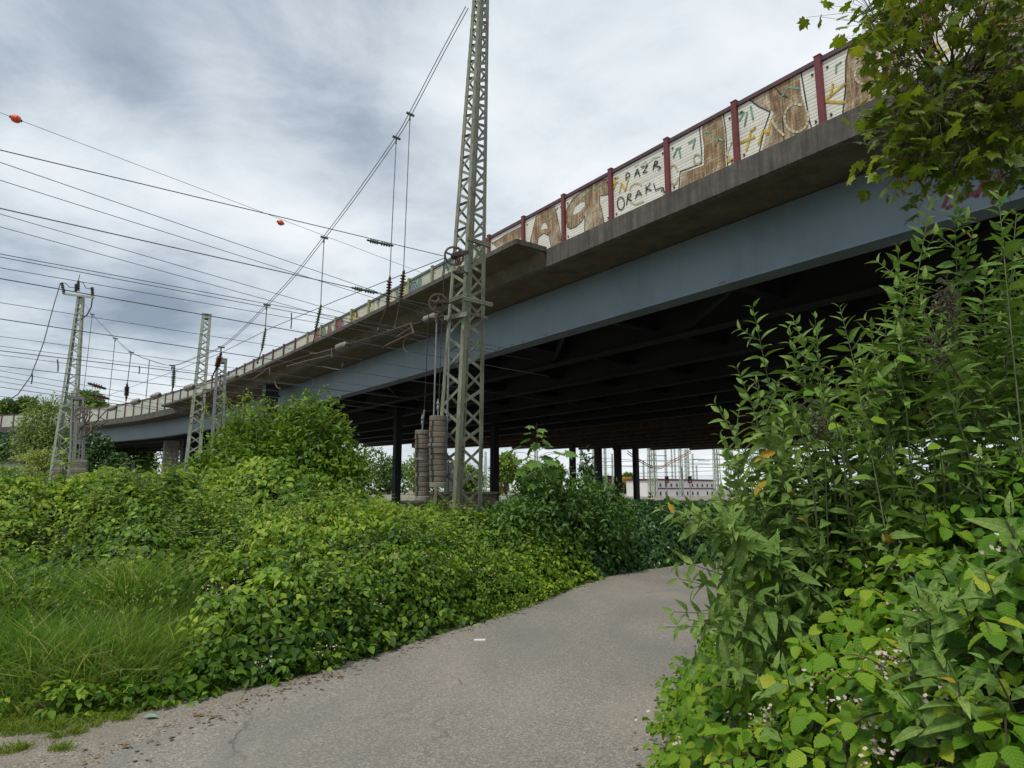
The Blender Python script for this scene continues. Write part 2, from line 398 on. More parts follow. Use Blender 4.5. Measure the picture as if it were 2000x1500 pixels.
vs_ = sc.view_settings; vs_.view_transform = 'Standard'; vs_.look = 'None'; vs_.gamma = 1; vs_.exposure = .80

# ------------------------------------------------------------------ smooth paths
def catmull(pts, per=8):
    pts = [np.array(p, float) for p in pts]; out = []
    q = [2 * pts[0] - pts[1]] + pts + [2 * pts[-1] - pts[-2]]
    for i in range(1, len(q) - 2):
        for k in range(per):
            t = k / per
            out.append(.5 * ((2 * q[i]) + (-q[i - 1] + q[i + 1]) * t + (2 * q[i - 1] - 5 * q[i] + 4 * q[i + 1] - q[i + 2]) * t * t + (-q[i - 1] + 3 * q[i] - 3 * q[i + 1] + q[i + 2]) * t ** 3))
    out.append(pts[-1]); return np.array(out)
class Path:
    def __init__(s, pts, per=8):
        s.p = catmull(pts, per); d = np.linalg.norm(np.diff(s.p, axis=0), axis=1); s.s = np.concatenate([[0], np.cumsum(d)])
    def pos(s, t): return np.array([np.interp(t, s.s, s.p[:, k]) for k in range(2)])
    def tan(s, t):
        v = s.pos(t + .5) - s.pos(t - .5); return v / np.linalg.norm(v)
    def near(s, t):                                 # normal towards the camera's side
        a = s.tan(t); return np.array([-a[1], a[0]])
    def off(s, t, o, z): 
        p = s.pos(t) + s.near(t) * o; return (p[0], p[1], z)

# ------------------------------------------------------------------ the road bridge
S0 = 39.6
d0 = np.array([.593, -.805]); p0 = np.array([6.97, 13.52])
bp_ = [p0 + d0 * S0, p0 + d0 * 20, p0 + d0 * 8, p0, p0 - d0 * 6, (-3.4, 27.6), (-7.1, 32.6), (-10.9, 37.6), (-14.9, 42.8), (-19.6, 48.8), (-25, 55.5), (-31.5, 62.6), (-38.3, 69.3), (-44.8, 74.6), (-54, 80.6), (-66, 85.6), (-82, 89.5), (-105, 92.5)]
BR = Path(bp_)
SMAX = BR.s[-1]
DECK = 9.6                                          # top of the kerb, metres above the ground
bridge = thing('road_bridge', 'wide road bridge with blue grey steel girders and a weathered concrete edge', 'bridge')

def strip(mb, prof, s0, s1, step=1.5, ends=True, width=None):
    """closed profile of (offset, z) swept along the bridge line"""
    n = max(2, int((s1 - s0) / step) + 1); ss = np.linspace(s0, s1, n); k = len(prof); vs = []
    for s in ss:
        for o, z in prof: vs.append(BR.off(s, width(s, o) if width else o, z))
    fs = [(i * k + j, i * k + (j + 1) % k, (i + 1) * k + (j + 1) % k, (i + 1) * k + j) for i in range(n - 1) for j in range(k)]
    if ends: fs += [tuple(range(k - 1, -1, -1)), tuple(range((n - 1) * k, n * k))]
    return mb.add(vs, fs)
def wid(s):                                         # how far the deck reaches back from its near edge
    t = min(1, max(0, (s - S0 - 46) / 36)); t = t * t * (3 - 2 * t)
    return 62 * (1 - t) + 22 * t
b = MB(); strip(b, [(.16, DECK), (.16, 8.98), (.06, 8.94), (-1.2, 8.97), (-1.9, 9.0), (-3.0, 9.05), (-3.0, DECK)], 0, SMAX)
b.build('edge_beam', 'fascia', bridge)
# underside of the cantilever gets its own sheet of stained concrete, 3 mm below
b = MB(); strip(b, [(.05, 8.936), (.05, 8.93), (-1.62, 8.955), (-1.62, 8.965)], .01, SMAX - .01); b.build('soffit', 'soffit', bridge)
b = MB(); strip(b, [(-3.0, DECK), (-3.0, 9.08), (-1000, 9.08), (-1000, DECK)], 0, SMAX, 3, True, lambda s, o: -wid(s) if o < -500 else o)
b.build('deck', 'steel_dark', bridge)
# main plate girder facing the path
g = MB(); strip(g, [(-1.66, 8.95), (-1.66, 7.25), (-1.70, 7.25), (-1.70, 8.95)], .1, SMAX - .1)
girder = g.build('girder', 'steel_blue', bridge)
g = MB(); strip(g, [(-1.5, 7.245), (-1.5, 7.2), (-2.15, 7.2), (-2.15, 7.245)], .1, SMAX - .1); g.build('girder_flange', 'steel_blue', girder)
for k in range(20):                                 # welded web seams
    s = S0 - 26 + k * 6.3; g = MB(); g.beam(BR.off(s, -1.659, 7.26), BR.off(s, -1.659, 8.93), .03, .006, (BR.near(s)[0], BR.near(s)[1], 0)); g.build('weld_seam', 'steel_blue', girder)
offs = [-6.2, -10.7, -15.2, -19.7, -24.2, -28.7]
for o in offs:
    def keep(s, oo, o=o): return oo
    smax = S0 + 74 if o < -20 else SMAX - 2
    g = MB(); strip(g, [(o, 9.07), (o, 7.45), (o - .05, 7.45), (o - .05, 9.07)], .2, smax, 3)
    strip(g, [(o + .3, 7.445), (o + .3, 7.4), (o - .35, 7.4), (o - .35, 7.445)], .2, smax, 3)
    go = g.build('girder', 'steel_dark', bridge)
for k in range(14):                                 # cross frames between the girders
    s = S0 - 28 + k * 5.5
    g = MB(); a = BR.off(s, -1.75, 8.35); c = BR.off(s, -29, 8.35); g.beam(a, c, .22, .9); a = BR.off(s, -1.75, 7.85); c = BR.off(s, -29, 7.85); g.beam(a, c, .4, .05)
    g.build('cross_beam', 'steel_dark', bridge)
for k in range(9):                                  # diagonal wind braces
    s = S0 - 28 + k * 11 / 1.4
    g = MB(); g.beam(BR.off(s, -2.2, 7.62), BR.off(s + 5.5, -6.2, 7.62), .14, .14); g.build('wind_brace', 'steel_dark', bridge)
# the far half of the deck: lower brownish concrete ribs
for j in range(9):
    o = -33 - j * 3.4
    sm = S0 + 70 - j * 2.6
    g = MB(); strip(g, [(o, 9.07), (o - .25, 7.3 - .05 * j), (o - 1.0, 7.3 - .05 * j), (o - 1.25, 9.07)], .3, sm, 4); g.build('concrete_rib', 'brown_soffit', bridge)
g = MB(); strip(g, [(-61.2, 9.07), (-61.2, 6.75), (-61.9, 6.75), (-61.9, 9.07)], .3, S0 + 45, 4); g.build('edge_girder', 'steel_dark', bridge)
# service bay that juts out of the deck edge
sb0, sb1 = S0 + 9.6, S0 + 64.5
b = MB(); strip(b, [(1.42, 9.62), (1.42, 9.50), (1.36, 9.47), (.42, 9.42), (.17, 9.02), (.17, 9.59), (.2, 9.62)], sb0, sb1)
bay = b.build('service_bay', 'soffit', bridge)
b = MB(); strip(b, [(1.47, 9.66), (1.47, 9.49), (1.424, 9.49), (1.424, 9.66)], sb0 - .02, sb1)
for s in (sb0 - .045, sb1 + .02): b.beam(BR.off(s, .18, 9.575), BR.off(s, 1.45, 9.575), .05, .17)
b.build('bay_edge', 'fascia', bay)
# piers and columns
def column(px, ptop, Y, w, name='column', mat='column_steel', base=0.0, ztop=None):
    p = at(px, ptop, Y); zt = ztop or 9.05
    m = MB().box((p[0], p[1], (zt + base) / 2), (w, w, zt - base), R(36)); m.box((p[0], p[1], base + .15), (w * 1.5, w * 1.5, .3), R(36))
    m.box((p[0], p[1], zt - .9), (w * 1.25, w * 1.25, .12), R(36))
    return m.build(name, mat, bridge)
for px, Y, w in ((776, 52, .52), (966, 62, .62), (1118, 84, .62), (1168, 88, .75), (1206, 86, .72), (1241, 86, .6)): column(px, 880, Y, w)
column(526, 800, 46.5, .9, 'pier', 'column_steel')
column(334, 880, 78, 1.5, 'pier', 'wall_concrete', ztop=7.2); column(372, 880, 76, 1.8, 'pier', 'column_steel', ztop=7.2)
# paint marks on the girder
def girder_spot(x, y): 
    r = ray(x, y); lo, hi = 2.0, 90.0               # march to the plane of the web
    for q in np.linspace(4, 60, 4000):
        p = r * q
        d2 = BR.p - p[:2]; i = np.argmin((d2 ** 2).sum(1)); s = BR.s[i]
        for _ in range(2):
            t = BR.tan(s); s += float(np.dot(p[:2] - BR.pos(s), t))
        if np.dot(p[:2] - BR.pos(s), BR.near(s)) < -1.655: return s, p[2] + EYE
    return S0, 8
def ribbon(mb, pts, w, to3):
    """flat painted stroke: pts in panel metres (a along, z up); to3 maps them onto the panel"""
    pts = [np.array(p, float) for p in pts]
    for i in range(len(pts) - 1):
        a, c = pts[i], pts[i + 1]; t = c - a; L = np.linalg.norm(t)
        if L < 1e-5: continue
        t /= L; n_ = np.array([-t[1], t[0]]) * w / 2
        mb.add([to3(a - n_), to3(c - n_), to3(c + n_), to3(a + n_)], [(0, 1, 2, 3)])
    for q in pts: mb.add([to3(q + np.array([math.cos(k * math.pi / 4), math.sin(k * math.pi / 4)]) * w / 2) for k in range(8)], [tuple(range(8))])
sA, zA = girder_spot(1900, 372)
m = MB()
for k, st in enumerate([[(-.9, -.25), (-.6, .3), (-.35, -.1), (-.1, .35)], [(-.25, .1), (.1, -.25), (.35, .3), (.6, .1)], [(.3, -.3), (.6, -.05), (.85, .3)], [(-.8, -.35), (-.2, -.15), (.5, .0), (.9, .15)]]):
    ribbon(m, [(q[0] * .62, q[1] * .62) for q in st], .075, lambda q, k=k: BR.off(sA - q[0], -1.652 + .0015 * k, zA + q[1]))
m.build('graffiti', 'red_paint', girder)
m = MB()
for x, y in ((1411, 567), (1065, 661), (1022, 672), (975, 686), (1000, 680)):
    s, z = girder_spot(x, y - 3); m.mat('red_paint').add([BR.off(s + e, -1.651, zz) for e, zz in ((-.1, 7.27), (.12, 7.27), (.1, 7.34), (-.12, 7.34))], [(0, 1, 2, 3)])
m.build('paint_mark', 'red_paint', girder)

# ------------------------------------------------------------------ noise barrier along the deck
barrier = thing('noise_barrier', 'cream corrugated noise barrier with dark red posts and graffiti along the bridge', 'barrier')
PW, PH = 2.2, 1.58
def post_s(k): return S0 + PW * k
def to_panel(k, o):                                 # k-th panel: post k is its right end seen from the path
    a = np.array(BR.off(post_s(k), o, 0)); c = np.array(BR.off(post_s(k + 1), o, 0))
    nn = np.array([*BR.near(post_s(k + .5)), 0]); 
    def f(q, lift=0):                               # q = (s from the left post 0..1, height 0..1)
        p = c + (a - c) * q[0]; return (p[0], p[1], DECK + .03 + q[1] * (PH - .06))
    return f
def bilin(c):                                       # survey quad (left-top, left-bottom, right-top, right-bottom) -> (s,t)
    (u0, tl, bl), (u1, tr, br) = c
    def f(p):
        s = (p[0] - u0) / (u1 - u0); top = tl + (tr - tl) * s; bot = bl + (br - bl) * s
        return np.array([s, (bot - p[1]) / (bot - top)])
    return f
def poly(mb, outer, holes, to3):
    cl = lambda pts: [np.array([min(.985, max(.015, q[0])), min(.995, max(0, q[1]))]) for q in pts]
    loops = [cl(outer)] + [cl(h) for h in holes]
    tri = geometry.tessellate_polygon([[Vector((q[0], q[1], 0)) for q in l] for l in loops])
    flat = [to3(q) for l in loops for q in l]
    mb.add(flat, [tuple(t) for t in tri])
def stroke(mb, pts, w, k, o):
    f = to_panel(k, o)
    ribbon(mb, [(q[0] * PW, q[1] * PH) for q in pts], w, lambda q: f((min(.99, max(.01, q[0] / PW)), min(.99, max(.01, q[1] / PH)))))
def ell(cx, cy, rx, ry, a0=0, a1=360, n=16): return [(cx + rx * math.cos(R(a0 + (a1 - a0) * i / n)), cy + ry * math.sin(R(a0 + (a1 - a0) * i / n))) for i in range(n + 1)]
K0, K1 = -9, 60
panels = {}
for k in range(K0, K1):
    far = k > 26
    mural = 6 <= k <= 15
    m = MB()
    for z0, z1, th in ((.02, .78, .05), (.79, PH - .05, .05)):
        q = [np.array(BR.off(post_s(k) + .06, o, 0)) for o in (0, -th)] + [np.array(BR.off(post_s(k + 1) - .06, o, 0)) for o in (-th, 0)]
        p = [(*x[:2], DECK + z) for z in (z0, z1) for x in (q[0], q[3], q[2], q[1])]
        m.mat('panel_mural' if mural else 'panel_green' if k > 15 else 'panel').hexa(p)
    if k < 14:
        for su, tv in ((.08, .1), (.92, .1), (.08, .86), (.92, .86)):
            c = np.array(to_panel(k, .004)((su, tv))); nn = np.array([*BR.near(post_s(k + .5)), 0])
            m.mat('dark_metal').lathe(c - nn * .01, c + nn * .02, [(0, .032), (1, .026)], 8)
    m2 = M['panel_mural' if mural else 'panel_green' if k > 17 else 'panel']
    o = m.build('panel', None, barrier)
    panels[k] = o
for k in range(K0, K1 + 1):
    c = BR.off(post_s(k), .02, 0); t = BR.tan(post_s(k)); yaw = math.atan2(t[1], t[0])
    mt = 'post_grey' if 8 <= k <= 15 else 'red_steel'
    m = MB(); m.mat(mt).box((c[0], c[1], DECK + PH / 2 + .05), (.15, .14, PH + .1), yaw); m.box((c[0], c[1], DECK + PH + .11), (.17, .16, .02), yaw); m.box((c[0], c[1], DECK + .015), (.26, .22, .03), yaw)
    m.build('post', None, barrier)
for a, c, mt in ((K0, 7, 'rail_dark'), (7, 16, 'rail_green'), (16, K1, 'rail_dark')):
    m = MB(); strip(m, [(.05, DECK + PH - .045), (.05, DECK + PH + .06), (-.09, DECK + PH + .06), (-.09, DECK + PH - .045)], post_s(a), post_s(c), 1.1); m.build('top_rail', mt, barrier)

def graffiti(k, quad, browns=(), strokes=()):
    f = bilin(quad)
    if browns:
        m = MB()
        for i, (outer, holes) in enumerate(browns): poly(m, [f(p) for p in outer], [[f(p) for p in h] for h in holes], to_panel(k, .006 + .001 * i))
        m.build('brown_letter', 'brown_letter', panels[k])
    for j, (mat, w, lines) in enumerate(strokes):
        m = MB()
        for i, l in enumerate(lines): stroke(m, [f(p) for p in l], w, k, .011 + .002 * j + .0004 * i)
        m.build('lettering', mat, panels[k])
# panel numbers: 0 lies between the posts at the survey marks 1600 and 1432
Q1 = ((490, 450, 940), (965, 190, 740))
graffiti(2, Q1, (), [
    ('green_paint', .02, [[(745, 400), (790, 350), (800, 388), (850, 328), (905, 318)], [(700, 395), (735, 372)]]),
    ('pale_paint', .045, [[(650, 640), (660, 595), (690, 573), (722, 570), (750, 598)], [(655, 690), (650, 760), (690, 795), (760, 775)]]),
    ('yellow_paint', .05, [[(508, 612), (525, 560), (520, 505), (552, 492)], [(505, 560), (548, 540)], [(560, 650), (580, 560), (612, 640), (640, 520)]]),
    ('black_paint', .036, [[(620, 528), (622, 470), (634, 452), (652, 462), (654, 490), (624, 508)],
                           [(697, 500), (712, 440), (722, 424), (739, 502)], [(700, 472), (734, 462)],
                           [(756, 412), (805, 395), (766, 470), (800, 462)],
                           [(848, 450), (865, 362), (886, 366), (882, 390), (852, 408), (890, 422), (908, 436), (890, 462)],
                           ell(570, 768, 31, 66), [(620, 786), (634, 682), (660, 676), (656, 704), (628, 724), (662, 752)],
                           [(697, 734), (718, 660), (728, 652), (748, 706)], [(703, 700), (740, 688)],
                           [(786, 696), (788, 612)], [(822, 588), (792, 648), (830, 666)],
                           [(850, 600), (862, 672), (898, 655), (921, 656), (926, 674), (907, 690)]])])
Q2 = ((835, 235, 690), (1225, 72, 522))
q_out = [(848, 480), (842, 410), (862, 330), (910, 250), (985, 190), (1060, 152), (1085, 128), (1150, 118), (1206, 108), (1221, 160), (1206, 266), (1132, 266), (1128, 330), (1142, 380), (1166, 560), (1006, 640), (1008, 440), (985, 490), (935, 540), (885, 557), (856, 530)]
q_hole = [(908, 400), (928, 340), (975, 296), (1012, 300), (1010, 345), (965, 392), (920, 418)]
graffiti(3, Q2, [(q_out, [q_hole])], [('black_paint', .02, [q_out, [(1005, 620), (1008, 440)]]), ('green_paint', .05, [[(990, 250), (1030, 230), (1050, 190)], [(1090, 200), (1140, 160)]])])
Q3 = ((440, 440, 860), (775, 290, 735))
A_out = [(462, 850), (500, 630), (545, 420), (600, 368), (700, 345), (716, 430), (740, 610), (756, 760), (668, 790), (652, 640), (610, 605), (562, 640), (545, 830)]
A_hole = [(580, 560), (602, 500), (626, 500), (642, 562)]
graffiti(4, Q3, [(A_out, [A_hole])], [('black_paint', .018, [A_out]), ('green_paint', .05, [[(690, 400), (715, 380), (725, 365)], [(640, 480), (700, 440)]])])
Q4 = ((105, 615, 1010), (390, 482, 880))
graffiti(5, Q4, [([(130, 665), (250, 590), (376, 535), (379, 645), (290, 672), (280, 900), (195, 940), (170, 720)], [])], [('black_paint', .02, [[(130, 665), (250, 590), (376, 535), (379, 645)]])])
Q0 = ((1040, 155, 700), (1645, -205, 440))
d_out = [(1362, 70), (1368, -40), (1535, -135), (1548, 60), (1545, 490), (1140, 680), (1160, 480), (1362, 408), (1372, 200)]
graffiti(1, Q0, [(d_out, [])], [('black_paint', .03, [[(1340, -20), (1345, 100), (1350, 280), (1346, 385), (1150, 460), (1130, 660)], [(1548, -150), (1560, 60), (1558, 480)]]),
    ('pale_paint', .05, [ell(1090, 490, 40, 105, 20, 340, 14), ell(1312, 340, 34, 52), [(1560, 380), (1600, 400), (1560, 310), (1600, 200), (1640, 110)]]),
    ('yellow_paint', .05, [[(1560, 385), (1600, 405)], [(1560, 405), (1625, 372)]]),
    ('green_paint', .05, [[(1390, 40), (1440, 60), (1440, 100)], [(1470, 200), (1500, 130), (1540, 160)], [(1095, 300), (1130, 210), (1165, 200)], [(1240, 150), (1300, 110), (1275, 215)], [(1150, 215), (1160, 300)]])])
Qm = ((150, 700, 1088), (655, 448, 872))
graffiti(0, Qm, [([(252, 660), (370, 595), (470, 540), (545, 505), (548, 660), (565, 760), (575, 910), (440, 968), (300, 1030), (340, 870), (385, 750), (318, 705)], [])],
    [('black_paint', .03, [[(246, 655), (300, 705), (366, 748), (325, 860), (282, 1036)], [(556, 492), (568, 660), (580, 820), (590, 905)], [(400, 560), (440, 640), (470, 660)], [(436, 800), (434, 965)]]),
     ('green_paint', .05, [[(440, 650), (480, 590), (540, 610)], [(165, 740), (205, 740), (175, 790)], [(225, 740), (205, 830)], [(250, 700), (260, 790)]]),
     ('yellow_paint', .06, [[(206, 1000), (225, 940), (240, 875), (270, 850)], [(175, 945), (262, 915)], [(285, 960), (318, 870), (345, 900), (370, 800)]]),
     ('pale_paint', .055, [[(370, 800), (400, 870), (435, 915)], ell(512, 808, 66, 96, -20, 300, 16)])])
Qn = ((715, 400, 832), (1330, 95, 560))
graffiti(-1, Qn, [([(905, 318), (1060, 250), (1190, 200), (1180, 260), (1075, 330), (1030, 600), (1026, 735), (832, 800), (855, 700), (872, 500), (880, 400)], []), ([(1078, 430), (1165, 380), (1175, 600), (1110, 640)], [])],
    [('black_paint', .03, [[(905, 318), (880, 400), (862, 600), (832, 796)], [(1060, 420), (1028, 720)], [(1085, 425), (1078, 620)]]),
     ('green_paint', .04, [[(920, 380), (980, 330), (1040, 380)], [(815, 480), (820, 430), (850, 410)]]),
     ('yellow_paint', .055, [[(860, 565), (725, 672), (850, 690)], [(790, 560), (770, 640)]]), ('pale_paint', .05, [ell(985, 510, 60, 70, -60, 230, 14)])])
graffiti(-2, ((1460, 50, 480), (2000, -200, 250)), [([(1700, 60), (1900, -60), (1960, 260), (1740, 330)], [])], [('yellow_paint', .06, [[(1480, 390), (1560, 320)], [(1490, 300), (1500, 420)]]), ('black_paint', .03, [[(1690, 60), (1735, 330)]])])
# colourful blobs on the panels of the bay
gr = np.random.default_rng(5)
for k in range(6, 16):
    pal = ['dull_yellow', 'dull_green', 'white_paint', 'dull_blue', 'dull_red', 'pale_paint', 'dull_yellow', 'pale_paint']
    for j in range(5):
        m = MB(); c = gr.uniform(.12, .88, 2); r = gr.uniform(.07, .22)
        pts = [np.array([c[0] + r * gr.uniform(.5, 1.2) * math.cos(a), c[1] + r * 1.8 * gr.uniform(.5, 1.2) * math.sin(a)]) for a in np.linspace(0, 6.28, 11)[:-1]]
        mt = pal[gr.integers(0, 8)]
        poly(m, pts, [], to_panel(k, .005 + .0012 * j)); m.build('colour_patch', mt, panels[k])
        m = MB(); stroke(m, pts + [pts[0]] if j % 2 else pts[:6], .035, k, .011 + .001 * j); m.build('outline', ['black_paint', 'green_paint'][j % 2], panels[k])

# ------------------------------------------------------------------ overhead line masts
def l_leg(mb, a, c, ax, ay, w0, w1, th=.012):
    """angle section from a to c with flanges along ax and ay"""
    ax, ay = np.array([*ax, 0.]), np.array([*ay, 0.]); a, c = np.array(a), np.array(c); p = []
    for q, w in ((a, w0), (c, w1)):
        p += [q, q + ax * w, q + ax * w + ay * th, q + (ax + ay) * th, q + ay * w + ax * th, q + ay * w]
    return mb.add(p, [(0, 6, 7, 1), (1, 7, 8, 2), (2, 8, 9, 3), (3, 9, 10, 4), (4, 10, 11, 5), (5, 11, 6, 0), (0, 1, 2, 3, 4, 5), (11, 10, 9, 8, 7, 6)])
def lattice_mast(root, c0, c1, w0, w1, yaw, mat, lw0=.1, lw1=.07, bw=.055, ratio=.85, cap=True, plates=()):
    c0, c1 = np.array(c0, float), np.array(c1, float)
    ex = np.array([math.cos(yaw), math.sin(yaw)]); ey = np.array([-ex[1], ex[0]])
    def corner(t, i, j):
        c = c0 + (c1 - c0) * t; w = (w0 + (w1 - w0) * t) / 2
        q = ex * i * w + ey * j * w; return np.array([c[0] + q[0], c[1] + q[1], c[2]])
    for i, j in ((-1, -1), (1, -1), (1, 1), (-1, 1)):
        m = MB(); l_leg(m, corner(0, i, j), corner(1, i, j), -i * ex, -j * ey, lw0, lw1); m.build('leg', mat, root)
    H = np.linalg.norm(c1 - c0); ts = [0.02]
    while True:
        w = w0 + (w1 - w0) * ts[-1]; t = ts[-1] + w * ratio / H
        if t > .985: break
        ts.append(t)
    for (a, c) in (((-1, -1), (1, -1)), ((1, -1), (1, 1)), ((1, 1), (-1, 1)), ((-1, 1), (-1, -1))):
        m = MB()
        nrm_ = (ex * (a[0] + c[0]) + ey * (a[1] + c[1])) / 2
        for n, (t0, t1) in enumerate(zip(ts, ts[1:])):
            p, q = (a, c) if n % 2 else (c, a)
            P0, P1 = corner(t0, *p), corner(t1, *q); ins = np.array([*(-nrm_ * .016), 0])
            m.beam(P0 + ins, P1 + ins, .012, bw, (nrm_[0], nrm_[1], 0)) if False else m.beam(P0 + ins, P1 + ins, bw, .012, (nrm_[0], nrm_[1], .001))
        m.build('lattice_face', mat, root)
    if cap:
        m = MB(); m.box((c1[0], c1[1], c1[2] + .01), (w1 + .03, w1 + .03, .03), yaw)
        for (a, c) in (((-1, -1), (1, -1)), ((1, -1), (1, 1)), ((1, 1), (-1, 1)), ((-1, 1), (-1, -1))):
            A_, C_ = corner(.985, *a), corner(.985, *c); m.beam(A_, C_, .02, .16)
        m.build('mast_cap', mat, root)
    for t, hh in plates:
        m = MB()
        for (a, c) in (((-1, -1), (1, -1)), ((1, -1), (1, 1)), ((1, 1), (-1, 1)), ((-1, 1), (-1, -1))):
            A_, C_ = corner(t, *a), corner(t, *c); m.beam(A_, C_, .018, hh)
        m.build('batten_plate', mat, root)
    return corner

TD = np.array([.74, .67]); TD /= np.linalg.norm(TD); TN = np.array([TD[1], -TD[0]])   # the tracks and their normal
NM0 = at(895, 985, 13.5); NM0[0] = -1.10; NM1 = np.array([-.656, 13.5, 14.6])
mast = thing('catenary_mast', 'tall grey green lattice mast standing close by with two toothed tension wheels', 'mast')
cn = lattice_mast(mast, (-1.115, 13.5, .9), NM1, .72, .20, R(45), 'mast_steel', .105, .085, .06, .62, plates=())
m = MB(); m.box((-1.115, 13.5, .55), (1.25, 1.25, .8), R(45)); m.build('footing', 'wall_concrete', mast)
def on_mast(x, y, Y=13.2): return at(x, y, Y)
# brackets
def bracket(pts, w, h, name='bracket', mat='mast_steel'):
    m = MB()
    for a, c in zip(pts, pts[1:]):
        m.beam(a, c, w, .016); 
        for e in (-1, 1): m.beam(np.array(a) + (0, 0, e * h / 2), np.array(c) + (0, 0, e * h / 2), w, .014)
        m.beam(a, c, .014, h)
    return m.build(name, mat, mast)
bracket([at(913, 466, 12.95), at(958, 481, 13.1)], .09, .06)
bracket([at(868, 592, 13.1), at(913, 576, 12.95)], .09, .06)
bracket([at(905, 583, 12.9), at(962, 596, 13.05)], .09, .06)
for y0 in (615, 619):
    m = MB(); m.beam(at(868, y0 + 4, 13.45), at(912, y0 - 4, 12.95), .02, .05); m.beam(at(912, y0 - 4, 12.95), at(952, y0 + 6, 13.45), .02, .05) if y0 == 615 else None
    m.build('batten_plate', 'mast_steel', mast)
def wheel(px, py, Y, r, ax_to, mat='rust_metal'):
    """toothed tension wheel, axle along the arm that carries it"""
    c = at(px, py, Y); e = np.array(at(*ax_to)); ax = Vector(e - c).normalized()
    nrmv = Vector((.72, -.69, .05)).normalized()     # the disc lies in the plane of the wire it winds
    nrmv = Vector((TN[0], TN[1], 0)) * 1.0
    nrmv = (nrmv + Vector((-.40, -.15, 0))).normalized()
    x = Vector((0, 0, 1)).cross(nrmv).normalized(); y = nrmv.cross(x); C = Vector(c)
    P = lambda rr, a, o=0: C + (x * math.cos(a) + y * math.sin(a)) * rr + nrmv * o
    n = 40; m = MB(); vs = []
    for k in range(n * 2):
        a = math.pi * k / n; ro = r * (1.0 if (k // 1) % 2 else .93)
        vs += [P(ro, a, -.02), P(ro, a, .02), P(r * .80, a, .02), P(r * .80, a, -.02)]
    fs = []
    for k in range(n * 2):
        a, c2 = 4 * k, 4 * ((k + 1) % (2 * n))
        for q in range(4): fs.append((a + q, a + (q + 1) % 4, c2 + (q + 1) % 4, c2 + q))
    m.add(vs, fs); rim = m.build('tension_wheel', mat, mast)
    m = MB()
    for k in range(5):
        a = k * 1.2566 + .3; m.beam(P(r * .2, a), P(r * .84, a), .035, .02, nrmv)
    m.build('spoke', mat, rim)
    m = MB(); m.lathe(C - nrmv * .05, C + nrmv * .06, [(0, r * .30), (.3, r * .34), (.7, r * .34), (1, r * .24)], 16); m.lathe(C - nrmv * .08, C + nrmv * .10, [(0, r * .13), (1, r * .13)], 10); m.build('hub', 'dark_metal', rim)
    m = MB(); m.beam(C + nrmv * .08, e, .05, .07); m.beam(C - nrmv * .06, Vector(e) + Vector((0, .05, -.02)), .03, .05); m.build('wheel_arm', mat, rim)
    return c
W1 = wheel(887, 500, 12.85, .215, (914, 492, 12.98)); W2 = wheel(856, 592, 13.0, .215, (884, 586, 13.1))
m = MB(); m.beam(at(884, 532, 12.9), at(915, 531, 12.9), .05, .05); m.tube([at(884, 532, 12.9), at(895, 528, 12.8), at(905, 540, 12.85), at(914, 535, 12.95)], .012); m.build('wheel_catch', 'dark_metal', mast)
m = MB(); m.box(at(912, 515, 12.88), (.05, .06, .38), R(40)); m.build('bracket_plate', 'galvanised', mast)
# guide rods beside the mast, writing on the legs
for xt, yt, xb, yb, Y in ((853, 628, 843, 955, 13.2), (881, 560, 869, 965, 13.25)):
    m = MB(); m.tube([at(xt, yt, Y), at(xb, yb, Y)], .018 if xt < 870 else .022, 6); m.build('guide_rod', 'galvanised', mast)
m = MB(); m.tube([at(838, 622, 13.2), at(853, 620, 13.2), at(868, 632, 13.3)], .03); m.tube([at(853, 616, 13.2), at(853, 630, 13.2)], .035); m.tube([at(856, 640, 13.3), at(866, 650, 13.3), at(880, 618, 13.2)], .012); m.build('bracket', 'rust_metal', mast)
def leg_text(txt, x, y, Y, h, yaw):                  # stencilled letters running down a leg
    m = MB(); seg = {'4': [[(0, 1), (0, .5), (1, .5)], [(.8, .8), (.8, 0)]], 'W': [[(0, 1), (.25, 0), (.5, .6), (.75, 0), (1, 1)]], 'A': [[(0, 0), (.5, 1), (1, 0)], [(.2, .4), (.8, .4)]], 'R': [[(0, 0), (0, 1), (.9, .8), (0, .5), (1, 0)]], 'S': [[(1, 1), (0, .8), (1, .3), (0, 0)]]}
    p = at(x, y, Y); e = np.array([math.cos(yaw), math.sin(yaw), 0]); nn = np.array([e[1], -e[0], 0]) * .004
    for k, ch in enumerate(txt):
        for l in seg[ch]: ribbon(m, [(q[0] * h * .8, q[1] * h - k * h * 1.5) for q in l], .011, lambda q: p + e * q[0] + nn + np.array([0, 0, q[1]]))
    m.build('stencil_writing', 'black_paint', mast)
f_ = cn(.145, -1, -1); t_ = cn(.145, 1, -1); b_ = cn(.145, -1, 1)
leg_text('4WARS', 902, 876, 13.0, .055, R(45)); leg_text('4WARS', 941, 862, 13.42, .055, R(45))
